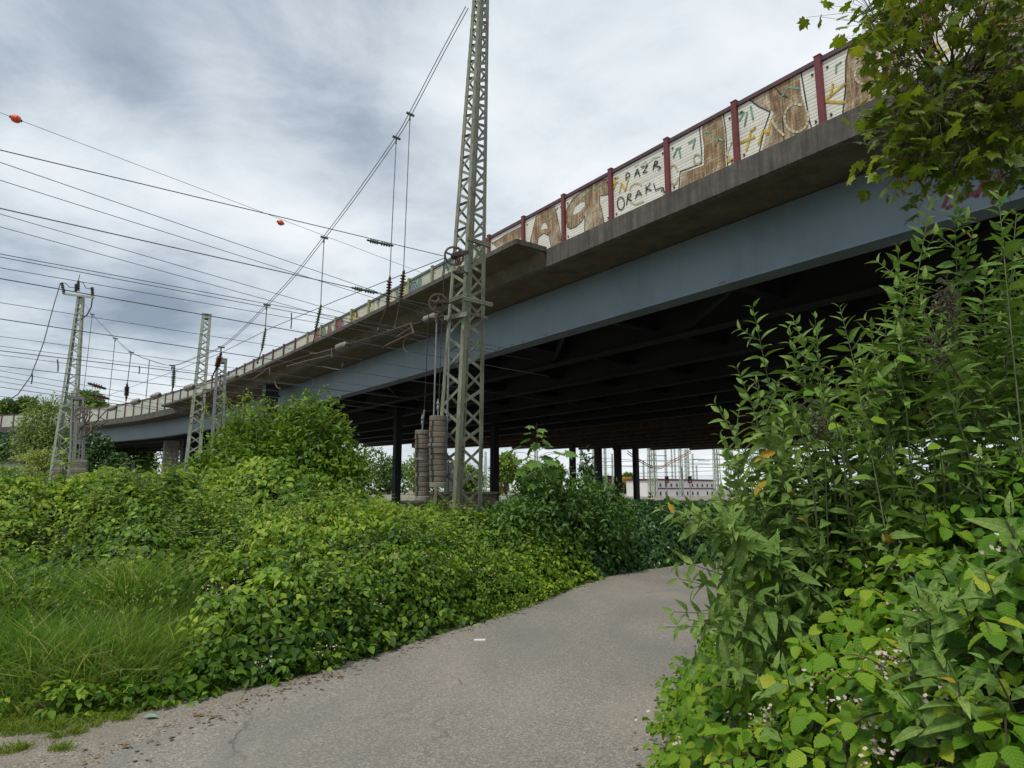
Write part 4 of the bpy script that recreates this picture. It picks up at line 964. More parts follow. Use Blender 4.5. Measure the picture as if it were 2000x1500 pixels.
def h_bramble(a, e):
    x, y = ed_xy(a, e); P = np.c_[x, y, np.zeros_like(x)]
    gk = np.clip((-2.5 - x) / 1.1, 0, 1); e0 = e; e = np.maximum(.02, e - 1.35 * gk)
    base = .50 * (1 - np.exp(-e / .22)) + (.285 + .05 * gk) * np.minimum(e, 4.2) + .02 * np.maximum(e - 4.2, 0)
    k = np.clip((a - A_MAST + 3.6) / 3.0, 0, 1); cap = 1.58 * (1 - k) + .92 * k
    base = np.minimum(base, cap + .03 * np.sin(3 * a))
    lumps = .19 * clump(P, 1.1, 21) + .13 * clump(P, 2.6, 22) + .05 * clump(P, 6, 23)
    base = base + 1.0 * np.exp(-((x + 4.6) / 1.7) ** 2 - ((y - 12.6) / 1.3) ** 2) + .5 * np.exp(-((x + 6.9) / 1.2) ** 2 - ((y - 12.4) / 1.2) ** 2) + .35 * np.exp(-((x + 2.4) / .8) ** 2 - ((y - 10.6) / .9) ** 2)
    return np.maximum(.05, base + lumps * np.clip(e / .6, .2, 1))
def holes(P): return clump(P, 2.4, 77) + .5 * clump(P, 5.0, 78)
def h_hedge(a, e):
    x, y = ed_xy(a, e); P = np.c_[x, y, np.zeros_like(x)]
    base = (1.16 * (1 - np.exp(-e / .38)) + .02 * e) * np.clip((a - A_HEDGE + .2) / 1.5, 0, 1) ** .7
    return np.maximum(.05, base + (.12 * clump(P, 1.2, 31) + .07 * clump(P, 3.0, 32)) * np.clip(e / .5, .2, 1))
def sheet(name, hf, a0, a1, e1, na, ne, drop, mat, parent):  # filler surface below the leaves, its dark colour stands for interior shade
    aa, ee = np.meshgrid(np.linspace(a0, a1, na), np.linspace(0, 1, ne) ** 1.5 * e1, indexing='ij')
    x, y = ed_xy(aa.ravel(), ee.ravel()); z = np.maximum(.0, hf(aa.ravel(), ee.ravel()) - drop - (.16 * (holes(np.c_[x, y, hf(aa.ravel(), ee.ravel())]) < -.6) if hf is h_bramble else 0)) - .02
    m = MB(); m.add(np.c_[x, y, z], [(i * ne + j, (i + 1) * ne + j, (i + 1) * ne + j + 1, i * ne + j + 1) for i in range(na - 1) for j in range(ne - 1)])
    return m.build(name, mat, parent, True)
def surf(hf, a, e, d=.05):
    dz_a = (hf(a + d, e) - hf(a - d, e)) / (2 * d); dz_e = (hf(a, e + d) - hf(a, e - d)) / (2 * d)
    x0, y0 = ed_xy(a, e); x1, y1 = ed_xy(a + d, e); x2, y2 = ed_xy(a, e + d)
    ta = nrm(np.c_[x1 - x0, y1 - y0, np.zeros_like(x0)]); te = nrm(np.c_[x2 - x0, y2 - y0, np.zeros_like(x0)])
    return np.c_[x0, y0, hf(a, e)], nrm(np.array([0, 0, 1.])[None] - ta * dz_a[:, None] - te * dz_e[:, None])
def compound(P, NN, size, k=3, spread=R(72), small=.82, tilt=.5):
    """k leaflets round a stalk end: returns per leaflet arrays"""
    n = len(P); Z = nrm(NN * (1 - tilt * .4) + np.array([0, 0, .38]) + rng.normal(size=(n, 3)) * .32)
    A = np.c_[rng.normal(size=(n, 2)), np.zeros(n)] + NN * 1.1 * np.array([1, 1, .3]); A = A - Z * (A * Z).sum(1, keepdims=True); A = nrm(A); B = np.cross(Z, A)
    Ps, As, Zs, Ss = [], [], [], []
    for j in range(k):
        ang = (j - (k - 1) / 2) * spread + rng.normal(size=n) * .15
        d = A * np.cos(ang)[:, None] + B * np.sin(ang)[:, None] - Z * .12
        mid = abs(j - (k - 1) / 2) < .1
        st = size * (.42 if mid else .10)
        Ps.append(P + d * st[:, None]); As.append(d - np.array([0, 0, .22]) + rng.normal(size=(n, 3)) * .1); Zs.append(Z + rng.normal(size=(n, 3)) * .15)
        Ss.append(size * (1 if mid else small) * rng.uniform(.85, 1.15, n))
    return np.concatenate(Ps), np.concatenate(As), np.concatenate(Zs), np.concatenate(Ss)

def blossoms(name, C, parent, r=.05, n=(10, 18), ps=.013):
    """clusters of five petalled flowers and buds"""
    P, A, Z, S, T = [], [], [], [], []; bp, bs = [], []
    for c in C:
        for i in range(rng.integers(*n)):
            q = c + rng.normal(size=3) * r * np.array([1, 1, .7]); up = nrm(rng.normal(size=3) * .6 + np.array([-.1, -.5, .8]))
            if rng.random() < .45:
                x = nrm(np.cross(up, [1, .2, 0])); y = np.cross(up, x)
                for k in range(5):
                    a = k * 1.2566; d = x * math.cos(a) + y * math.sin(a); P.append(q); A.append(d + up * .25); Z.append(up); S.append(ps * rng.uniform(.8, 1.2))
            else: bp.append(q); bs.append(ps * .55)
    o = leaves(name, P, A, Z, np.array(S), tpl_leaf(.85, (.3, .7), .05, .1), .5, 'petal', parent); tag(o, kind='stuff')
    m = MB()
    for q, s in zip(bp, bs): m.add([q + np.array(d) * s for d in ((1, 0, 0), (-1, 0, 0), (0, 1, 0), (0, -1, 0), (0, 0, 1.2), (0, 0, -1.2))], [(0, 2, 4), (2, 1, 4), (1, 3, 4), (3, 0, 4), (2, 0, 5), (1, 2, 5), (3, 1, 5), (0, 3, 5)])
    tag(m.build('bud', 'bud', parent), kind='stuff')
def canes(name, starts, dirs, length, r, mat, parent, droop=.5, n=8, grav=1.0):
    m = MB(); tips = []
    for p, d, L in zip(starts, dirs, length):
        pts = [p + d * L * t + np.array([0, 0, -droop * L * t * t]) for t in np.linspace(0, 1, n)]
        m.tube(pts, [r * (1 - .75 * t) for t in np.linspace(0, 1, n)], 4, False); tips.append(pts)
    o = m.build(name, mat, parent); return o, tips

# --- the long bramble bank left of the path
bank = thing('bramble_bank', 'long bank of pale blossoming brambles along the left edge of the path', 'bramble')
nb = 62000
a = rng.uniform(a_at(-10), A_HEDGE + 1.6, nb); e = rng.uniform(0, 1, nb) ** 1.15 * 6.5; i_ = rng.random(nb) < .14; e[i_] = rng.uniform(-.12, .7, i_.sum())
x, y = ed_xy(a, e); dist = np.hypot(x, y)
left_grass = (x < -2.75 + .3 * np.sin(y * 3)) & (e < 1.45 - .3 * np.sin(x * 2.3)) & (e > np.where(x > -3.3, .35, -9)) & (rng.random(nb) < .93)
ok = (~left_grass) & (rng.random(nb) < np.clip(9.0 / dist, .45, 1)) & (np.abs(x / y) < 1.15)
a, e = a[ok], e[ok]; P, NN = surf(h_bramble, a, e)
kp = (holes(P) > -.7) | (rng.random(len(P)) < .3) | (e < .7); P, NN = P[kp], NN[kp]
P = P + NN * (rng.exponential(.15, len(P)) * -1 + .10 + .10 * np.clip(clump(P, 7, 98), -.5, 1))[:, None] + rng.normal(size=P.shape) * .03; P[:, 2] = np.maximum(P[:, 2], .025)
dist = np.hypot(P[:, 0], P[:, 1])
size = rng.uniform(.048, .092, len(P)) * np.clip(dist / 10.0, 1, 1.25) * (1.08 + .42 * np.clip(clump(P, 1.0, 97), -.8, .8))
three = compound(P, NN, size)
tone = .47 + .32 * clump(three[0], 1.6, 41) + rng.normal(size=len(three[0])) * .22 + .10 * (three[0][:, 2] > 1.1)
leaves('foliage', three[0], three[1], three[2], three[3], T_OVATE, tone, 'bramble', bank)
sheet('shade_sheet', h_bramble, a_at(-10), A_HEDGE + 1.6, 6.8, 140, 34, .34, 'litter', bank)
def pix_surface(hf, px, py, lo=4, hi=24):
    r = ray(px, py)
    for t in np.linspace(lo, hi, 900):
        p = r * t; z = p[2] + EYE; d2 = ((ED.p - p[:2]) ** 2).sum(1); i = int(np.argmin(d2)); s = ED.s[i]; nn = np.array(ED.near(s))
        ee = float(np.dot(p[:2] - ED.p[i], nn))
        if ee > 0 and z < hf(np.array([s]), np.array([ee]))[0] + .05: return np.array([p[0], p[1], z])
    return None
fl = [(530, 1122), (555, 1138), (405, 1152), (455, 1148), (470, 990), (460, 920), (470, 960), (58, 975), (100, 1000), (420, 1060), (465, 1062), (640, 1058), (835, 1082), (770, 1085), (620, 1265), (650, 1260), (510, 1290), (720, 1250), (675, 1100), (770, 960), (650, 930), (740, 1180), (1020, 1060),
      (700, 1025), (560, 1000), (300, 1000), (250, 975), (350, 960), (880, 1090), (960, 1120), (1105, 1145), (600, 940), (680, 990), (380, 1010), (210, 1010), (520, 1030), (800, 1030), (740, 985), (150, 955), (585, 1090)]
C = [c + np.array([c[0], c[1], -.6]) / np.hypot(c[0], c[1]) * -.16 for c in (pix_surface(h_bramble, *q) for q in fl) if c is not None]
blossoms('blossom', C, bank, .05, (16, 30), .0085)
# other weeds grown through the brambles: nettles, bindweed, dry stalks
a2 = rng.uniform(a_at(-8), A_HEDGE + .6, 1500); e2 = rng.uniform(.03, 1, 1500) * 5.5; P2, N2 = surf(h_bramble, a2, e2); kp = clump(P2, 1.3, 79) > .05; P2 = P2[kp] + N2[kp] * .06
mst = MB(); pp, aa_, zz, ss = [], [], [], []
for p in P2:
    tip = p + np.array([rng.normal() * .06, rng.normal() * .06, rng.uniform(.10, .42)]); b1 = p - np.array([0, 0, .15]); mst.tube([b1, tip], [.004, .0018], 4, False)
    for j in range(6):
        q = b1 + (tip - b1) * (.45 + .55 * j / 5); an = j * 1.57 + rng.uniform(0, .5)
        for sg in (0, math.pi): pp.append(q); aa_.append((math.cos(an + sg), math.sin(an + sg), -.1 + .1 * j)); zz.append((rng.normal() * .2, -.2, 1)); ss.append(rng.uniform(.06, .12) * (1.1 - .12 * j))
mst.build('weed_stem', 'green_stem', bank); tag(leaves('weed_leaf', pp, aa_, zz, np.array(ss), T_ELDER, rng.uniform(.25, 1, len(pp)), 'elder', bank), kind='stuff')
a2 = rng.uniform(a_at(-6), A_HEDGE, 420); e2 = rng.uniform(.0, 1, 420) * 4; P2, N2 = surf(h_bramble, a2, e2); mst = MB()
for p in P2: d_ = nrm(rng.normal(size=3) * np.array([.8, .8, .5]) + np.array([0, -.2, .3])); mst.tube([p - N2[0] * .1, p + d_ * .12, p + d_ * rng.uniform(.2, .38) - np.array([0, 0, .05])], [.003, .0025, .0012], 3, False)
mst.build('dry_stalk', 'rust_metal', bank)
q_ = rng.integers(0, len(P2), 300); leaves('dead_leaf', P2[q_] + rng.normal(size=(300, 3)) * .06, rng.normal(size=(300, 3)), rng.normal(size=(300, 3)) + np.array([0, 0, .6]), rng.uniform(.03, .06, 300), T_OVATE, .5, 'dead_leaf', bank)
# thin pale runners arching over the bank
st, di, le = [], [], []
for i in range(150):
    aa = rng.uniform(a_at(-7), A_HEDGE); ee = rng.uniform(.3, 5.5); q, nn = surf(h_bramble, np.array([aa]), np.array([ee]))
    st.append(q[0] - np.array([0, 0, .08])); di.append(nrm(rng.normal(size=3) * np.array([.8, .8, .15]) + np.array([0, -.2, .75]))); le.append(rng.uniform(.3, .85))
_, tp = canes('runner', st, di, le, .004, 'green_stem', bank, .55)
P = np.array([q for t in tp for q in t[2:]]); leaves('runner_leaf', P + rng.normal(size=P.shape) * .015, rng.normal(size=P.shape) + np.array([0, -.3, .1]), rng.normal(size=P.shape) * .5 + np.array([0, 0, 1]), rng.uniform(.045, .09, len(P)), T_OVATE, rng.uniform(.55, 1, len(P)), 'bramble', bank)

# --- clumps of leafy masses built from lumps
def mass(name, label, cat, lumps, n, size, tpl, mat, seed=0, tone0=.5, stem=True, group=None, stemmat='bark', upb=.8, shell=(.62, 1.06), aspect=None, core=True, trunk=None, rough=.14):
    root = thing(name, label, cat, group); vol = np.array([l[3] * l[4] + l[3] * l[5] + l[4] * l[5] for l in lumps]); vol /= vol.sum()
    ps, ns = [], []
    for l, f in zip(lumps, vol):
        k = int(n * f); d = rdir(k, .35); r = shell[0] + (shell[1] - shell[0]) * rng.random(k) ** .6
        r = r * (1 + rough * 1.3 * clump(d * 2 + np.array(l[:3]), 2.2, seed + 1) + rough * .7 * clump(d * 3, 4.5, seed + 2))
        ps.append(np.array(l[:3]) + d * r[:, None] * np.array(l[3:6])); ns.append(nrm(d / np.array(l[3:6])))
    P, D = np.concatenate(ps), np.concatenate(ns); keep = P[:, 2] > .05; P, D = P[keep], D[keep]
    A = D * .9 + rng.normal(size=P.shape) * .75 + np.array([0, 0, -.15]); Z = D * .6 + np.array([0, 0, upb]) + rng.normal(size=P.shape) * .5
    tone = tone0 + .25 * clump(P, 1.5 if size < .2 else .5, seed + 3) + rng.normal(size=len(P)) * .15
    leaves('crown', P, A, Z, rng.uniform(.75, 1.25, len(P)) * size, tpl, tone, mat, root)
    if stem:
        m = MB(); c0 = np.mean([l[:3] for l in lumps], axis=0)
        for l in lumps:
            b0 = np.array([c0[0] * .75 + l[0] * .25, c0[1] * .75 + l[1] * .25, 0]) if trunk is None else np.array(trunk[:3])
            for k in range(3 if trunk is None else 2):
                tip = np.array(l[:3]) + rng.normal(size=3) * np.array(l[3:6]) * .45 + np.array([0, 0, .25 * l[5]]); mid = (b0 + tip) / 2 + rng.normal(size=3) * .12 * l[3] + np.array([0, 0, .1 * l[5]])
                rr = (.02 if trunk is None else trunk[3] * .45) * (1 if size < .2 else 1)
                m.tube(catmull([b0, mid, tip], 5), list(np.linspace(rr, rr * .25, 11)), 6, False)
        if trunk is not None: 
            t = np.array(trunk[:3]); m.tube([t, t * .6 + c0 * .4, c0], [trunk[3], trunk[3] * .75, trunk[3] * .4], 8)
        m.build('trunk' if trunk is not None else 'stem', stemmat, root)
    return root
shrub = mass('leafy_shrub', 'rounded light green shrub with two humps rising over the bramble bank', 'shrub',
     [(-4.35, 14.2, 2.05, 1.05, .95, 1.42), (-5.75, 14.5, 2.0, 1.05, .95, 1.32), (-5.05, 13.7, 1.5, 1.3, .9, 1.25), (-3.65, 13.8, 1.35, .85, .8, 1.1), (-6.6, 14.3, 1.45, .7, .8, .9), (-4.6, 14.6, .8, 1.5, .6, .9), (-3.3, 13.6, .75, .7, .6, .7)], 27000, .135, T_ELDER, 'elder', 50, .5, stemmat='green_stem', rough=.16, shell=(.25, 1.06))
st, di, le = [], [], []
for i in range(46):
    x = rng.uniform(-6.6, -3.4); st.append(np.array([x, 14 + rng.uniform(-.5, .5), 2.6 + rng.uniform(-.3, .5)])); di.append(nrm(np.array([rng.normal() * .35, rng.normal() * .3, 1]))); le.append(rng.uniform(.4, 1.0))
_, tp = canes('young_stem', st, di, le, .009, 'green_stem', shrub, .12)
P = np.array([q for t in tp for q in t[1:]] * 2); leaves('shoot_leaf', P, rng.normal(size=P.shape) * np.array([1, 1, .4]) + np.array([0, 0, .25]), rng.normal(size=P.shape) * .4 + np.array([0, 0, 1]), rng.uniform(.05, .115, len(P)), T_ELDER, rng.uniform(.4, 1, len(P)), 'elder', shrub)
# curling vine tips over the shrub
st = [np.array([x, 13.6, 3.0]) for x in (-5.6, -5.0, -4.6, -4.2, -6.2, -5.2)]; di = [nrm(np.array([rng.normal() * .4, 0, 1])) for _ in st]
_, tp = canes('vine_tip', st, di, [.9, .85, .9, .8, .6, 1.0], .007, 'green_stem', shrub, .25, 12)
P = np.array([q for t in tp for q in t[3:]]); leaves('vine_leaf', P, rng.normal(size=P.shape), rng.normal(size=P.shape) + np.array([0, 0, .7]), .045, T_OVATE, .85, 'elder', shrub)

# --- dark hedge under the bridge
hedge = thing('ivy_hedge', 'dark glossy hedge of creeper running under the bridge beside the path', 'hedge')
a = rng.uniform(A_HEDGE - .3, a_at(13), 15000); e = rng.uniform(0, 1, 15000) ** 1.7 * 2.6; P, NN = surf(h_hedge, a, e)
P = P + NN * (.05 - rng.exponential(.08, len(P)))[:, None] + rng.normal(size=P.shape) * .03; P[:, 2] = np.maximum(P[:, 2], .03)
th = compound(P, NN, rng.uniform(.075, .12, len(P)), 3, R(65), .85, .9)
leaves('foliage', th[0], th[1], th[2], th[3], T_IVY, .45 + .25 * clump(th[0], 1.5, 61) + rng.normal(size=len(th[0])) * .18, 'ivy', hedge)
sheet('shade_sheet', h_hedge, A_HEDGE - .4, a_at(13), 3.2, 90, 26, .16, 'litter', hedge)
# --- honeysuckle shrub climbing beside the mast, right
mass('creeper_shrub', 'dark green creeper shrub heaped up right beside the near mast', 'shrub', [(.45, 12.2, .9, .60, .6, .95), (1.05, 12.6, 1.0, .55, .6, .85), (.15, 11.6, .7, .6, .5, .7), (1.75, 13.0, .85, .6, .5, .85), (.70, 12.6, 1.6, .26, .3, .55)], 7200, .11, T_ELDER, 'maple_sap', 70, .5, stemmat='green_stem', rough=.22)
mass('small_bush', 'small bush of loose dark leaves standing between two bridge columns', 'bush', [(1.55, 13.9, 1.55, .22, .25, .75), (1.72, 14.0, 1.2, .3, .3, .5)], 700, .12, T_ELDER, 'ivy', 75, .55, stemmat='green_stem', rough=.25)

# --- young maple sapling
sap = thing('maple_sapling', 'slim young maple sapling with tiers of broad leaves against the dark bridge', 'sapling')
b0 = at(1050, 1060, 12.0); b0[2] = 0; tipp = at(1048, 826, 12.0)
MB().tube([b0, (b0 + tipp) / 2 + np.array([.03, 0, 0]), tipp], [.016, .012, .004], 6).build('stem', 'dark_stem', sap)
P, A, Z, S = [], [], [], []; m = MB()
for px, py, s in ((1035, 832, .15), (1058, 838, .16), (1035, 846, .15), (1056, 848, .15), (1030, 858, .18), (1062, 860, .18), (1048, 866, .17), (1036, 872, .20), (1060, 876, .2), (1012, 872, .22), (998, 882, .22), (1085, 882, .2), (1106, 884, .24), (1030, 892, .24), (1062, 892, .24), (1045, 900, .26), (1075, 900, .24), (1018, 898, .22), (1040, 925, .26), (1072, 918, .24),
                  (1030, 990, .2), (1055, 995, .2), (1040, 1010, .18), (1062, 985, .2), (1020, 920, .2), (1050, 940, .24), (1030, 950, .2), (1060, 955, .2)):
    c = at(px, py, 12.0 + rng.uniform(-.3, .15)); node = b0 + (tipp - b0) * np.clip((c[2] - .1) / tipp[2], 0, 1); m.tube([node, (node + c) / 2 + np.array([0, 0, .03]), c], .004, 4)
    d = c - node; d[2] = -.25 * np.hypot(d[0], d[1]) - .05; P.append(c - nrm(d) * s * .2); A.append(d + rng.normal(size=3) * .05); Z.append(np.array([0, -.25, 1]) + rng.normal(size=3) * .15); S.append(s * 1.2)
m.build('leaf_stalk', 'dark_stem', sap); leaves('foliage', P, A, Z, np.array(S), T_MAPLE, rng.uniform(.2, 1, len(P)), 'maple_sap', sap)
# --- tall weed left, in front of the far mast
weed = thing('tall_weed', 'tall single weed stem with paired leaves in front of the far left mast', 'weed')
b0 = at(130, 940, 9.0); b0[2] = .8; tipp = at(133, 856, 9); MB().tube([b0, tipp], [.012, .006], 6).build('stem', 'green_stem', weed)
P, A, Z, S = [], [], [], []
for z in np.linspace(1.45, tipp[2], 6):
    for k in range(4):
        q = b0 + (tipp - b0) * (z - b0[2]) / (tipp[2] - b0[2]); an = k * 1.57 + z * 5; d = np.array([math.cos(an), math.sin(an), .05]); P.append(q + d * .02); A.append(d); Z.append((0, 0, 1)); S.append(.20 if z < 2.1 else .12)
leaves('foliage', P, A, Z, np.array(S), T_ELDER, rng.uniform(.5, 1, len(P)), 'bramble', weed)

# --- long grass and turf
ng = 64000
a = rng.uniform(a_at(-9), a_at(-2.1), ng); e = rng.uniform(0, 1, ng) ** .85 * 2.3; x, y = ed_xy(a, e)
dens = clump(np.c_[x, y, x * 0], 2.5, 81); ok = (dens > -.75) & (rng.random(ng) < np.clip((-1.75 - x) / .8, .04, 1)); x, y, e, dens = x[ok], y[ok], e[ok], dens[ok]; k = len(x)
hb = h_bramble(a[ok], e) * .45 * np.clip((e - 1.2) / .6, 0, 1)
P = np.c_[x, y, np.maximum(0, hb)]; L = rng.uniform(.30, .78, k) * np.clip(e / .5, .28, 1) * (1 + .2 * dens)
lean = np.c_[.12 + .22 * clump(P, 1.6, 83), -.18 + .22 * clump(P, 1.6, 84), np.ones(k)] + rng.normal(size=(k, 3)) * np.array([.33, .33, .05])
bend = (np.c_[rng.normal(size=(k, 2)) * .32 + np.array([.10, -.12]), -rng.uniform(.02, .5, k) ** 1.3]) * L[:, None]
o = leaves('long_grass', P, lean, np.c_[rng.normal(size=(k, 2)), np.zeros(k)] + np.array([0, -.5, .7]), L, T_BLADE, .52 + .26 * clump(P, 1.4, 85) + rng.normal(size=k) * .2 + .45 * (rng.random(k) < .09), 'grass', None, xs=rng.uniform(.004, .017, k), bend=bend)
tag(o, 'tall lush grass bending over at the left of the path', 'grass', kind='stuff')
ks = 420; i_ = rng.integers(0, k, ks); b0_ = P[i_]; Ls = rng.uniform(.6, 1.0, ks); d_s = nrm(np.c_[rng.normal(size=(ks, 2)) * .22 + np.array([.1, -.15]), np.ones(ks)])
Ph = np.concatenate([b0_ + d_s * (Ls * t)[:, None] + rng.normal(size=(ks, 3)) * .01 for t in (.86, .9, .94, .98, 1.0)]); dh = np.tile(d_s, (5, 1))
o = leaves('grass_seed_head', Ph, dh + rng.normal(size=Ph.shape) * .5, rng.normal(size=Ph.shape), rng.uniform(.016, .032, len(Ph)), T_ELDER, rng.uniform(.7, 1, len(Ph)), 'grass'); tag(o, 'pale seed heads nodding over the tall grass', 'grass', kind='stuff')
nt_ = 42000
a = rng.uniform(a_at(-9), a_at(-1.6), nt_); e = -.62 * rng.random(nt_) ** 1.3 + .25; x, y = ed_xy(a, e); cl = clump(np.c_[x, y, x * 0], 3.0, 91)
ok = (e > -.02 + .2 * cl - .34 * np.clip((-2.5 - x) / .6, 0, 1)) | (rng.random(nt_) < .012); ok &= rng.random(nt_) < np.clip((-1.7 - x) / .9, .1, 1); x, y = x[ok], y[ok]
tufts = [atz(*q, 0) for q in ((70, 1378), (22, 1392), (40, 1372), (112, 1440), (118, 1420), (148, 1432), (12, 1470), (40, 1462), (90, 1426), (240, 1405), (120, 1464), (30, 1425))]
for t in tufts: x = np.r_[x, t[0] + rng.normal(size=110) * .035]; y = np.r_[y, t[1] + rng.normal(size=110) * .025]
k = len(x); L = rng.uniform(.03, .10, k)
o = leaves('verge_grass', np.c_[x, y, np.zeros(k)], np.c_[rng.normal(size=(k, 2)) * .5, np.ones(k)], np.c_[rng.normal(size=(k, 2)), np.zeros(k)], L, T_BLADE, rng.uniform(0, 1, k), 'turf', None, xs=rng.uniform(.004, .007, k), bend=np.c_[rng.normal(size=(k, 2)) * .3, -np.full(k, .3)] * L[:, None])
tag(o, 'short bright green grass and tufts along the gravel shoulder', 'grass', kind='stuff')

# ------------------------------------------------------------------ right side: brambles, butterfly bush, maple
RE = np.array([(1.0, .52), (1.6, .55), (2.5, .60), (3.2, .80), (4.1, 1.02), (4.6, 1.15), (5.9, 1.8), (7, 2.6), (8, 3.4)])
def xe(y): return np.interp(y, RE[:, 0], RE[:, 1])
def h_right(x, y):
    e = x - xe(y); P = np.c_[x, y, np.zeros_like(x)]
    return np.maximum(.03, .24 + 1.42 * (1 - np.exp(-np.maximum(e, 0) / .68)) + (.17 * clump(P, 1.8, 101) + .08 * clump(P, 4, 102)) * np.clip(e / .3, .3, 1))
nb_ = 8200
thicket = thing('bramble_thicket', 'bright green bramble thicket with big serrated leaves and white blossoms at bottom right', 'bramble')
y = rng.uniform(1.0, 7.0, nb_); x = xe(y) + rng.uniform(-.06, 1, nb_) ** 1.0 * 2.9; x = np.where(np.isnan(x), xe(y) + .1, x)
d_ = .04; z = h_right(x, y); gx = (h_right(x + d_, y) - h_right(x - d_, y)) / (2 * d_); gy = (h_right(x, y + d_) - h_right(x, y - d_)) / (2 * d_)
NN = nrm(np.c_[-gx, -gy, np.ones_like(x)]); P = np.c_[x, y, z] + NN * (.06 - rng.exponential(.11, nb_))[:, None] + rng.normal(size=(nb_, 3)) * .03
keep = (P[:, 2] > .03) & (np.linalg.norm(P - np.array([0, 0, EYE]), axis=1) > 1.75); P, NN = P[keep], NN[keep]
th = compound(P, nrm(NN + np.array([-.15, -.35, .2])), rng.uniform(.044, .076, len(P)), 3, R(82), .85, .7)
leaves('foliage', th[0], th[1], th[2], th[3], T_FINE, .42 + .28 * clump(th[0], 2.5, 103) + rng.normal(size=len(th[0])) * .17 + .12 * (th[0][:, 2] < .95) * (th[0][:, 0] < 1.4), 'bramble_near', thicket, smooth=False)
yy, xx = np.meshgrid(np.linspace(1.1, 7.2, 60), np.linspace(.08, 3.0, 34), indexing='ij'); X = xe(yy) + xx; Zs = np.maximum(.01, h_right(X.ravel(), yy.ravel()) - .20)
g = MB(); g.add(np.c_[X.ravel(), yy.ravel(), Zs], [(i * 34 + j, (i + 1) * 34 + j, (i + 1) * 34 + j + 1, i * 34 + j + 1) for i in range(59) for j in range(33)]); g.build('shade_sheet', 'litter', thicket, True)  # dark sheet added under the leaves as painted shade
def right_surface(px, py):
    r = ray(px, py)
    for t in np.linspace(1.2, 7, 500):
        p = r * t; z = p[2] + EYE
        if p[0] > xe(p[1]) and z < h_right(np.array([p[0]]), np.array([p[1]]))[0] + .06: return np.array([p[0], p[1], z])
    return r * 3 + np.array([0, 0, EYE])
fl = [(1420, 1218), (1450, 1220), (1400, 1265), (1420, 1275), (1265, 1395), (1320, 1450), (1430, 1400), (1500, 1385), (1495, 1410), (1445, 1455), (1385, 1475), (1660, 1095), (1690, 1100), (1745, 1175), (1775, 1110), (1780, 1125), (1720, 1285), (1735, 1290), (1755, 1285), (1735, 1320), (1680, 1310), (1840, 1370), (1870, 1385), (1700, 1430), (1715, 1475), (1650, 1380), (1825, 1205), (1815, 1190), (1775, 1235), (1750, 1255), (1670, 1055), (1580, 1030), (1600, 1060), (1950, 1075), (1740, 1060), (1600, 1320), (1550, 1150), (1900, 940), (1930, 960)]
blossoms('blossom', [right_surface(*q) for q in fl], thicket, .026, (14, 26), .0072)
st, di, le = [], [], []
for q in ((1330, 1470), (1370, 1420), (1420, 1450), (1450, 1300), (1480, 1240), (1400, 1500), (1350, 1440)):
    p = right_surface(q[0] + 60, q[1]); st.append(p - np.array([0, 0, .05])); di.append(nrm(np.array([-1, -.25, .28]) + rng.normal(size=3) * .15)); le.append(rng.uniform(.22, .36))
for i in range(70):
    p = right_surface(rng.uniform(1400, 2000), rng.uniform(1050, 1500)); st.append(p - np.array([0, 0, .06])); di.append(nrm(rng.normal(size=3) * .7 + np.array([-.2, -.3, .55]))); le.append(rng.uniform(.12, .34))
_, tp = canes('stem', st, di, le, .0038, 'dark_stem', thicket, .5, 9)
P = np.array([q for t in tp for q in t[2::2]]); th = compound(P, np.tile([-.2, -.3, 1.], (len(P), 1)), rng.uniform(.045, .075, len(P)), 3, R(80), .85, .6)
leaves('cane_leaf', th[0], th[1], th[2], th[3], T_FINE, rng.uniform(.4, 1, len(th[0])), 'bramble_near', thicket)

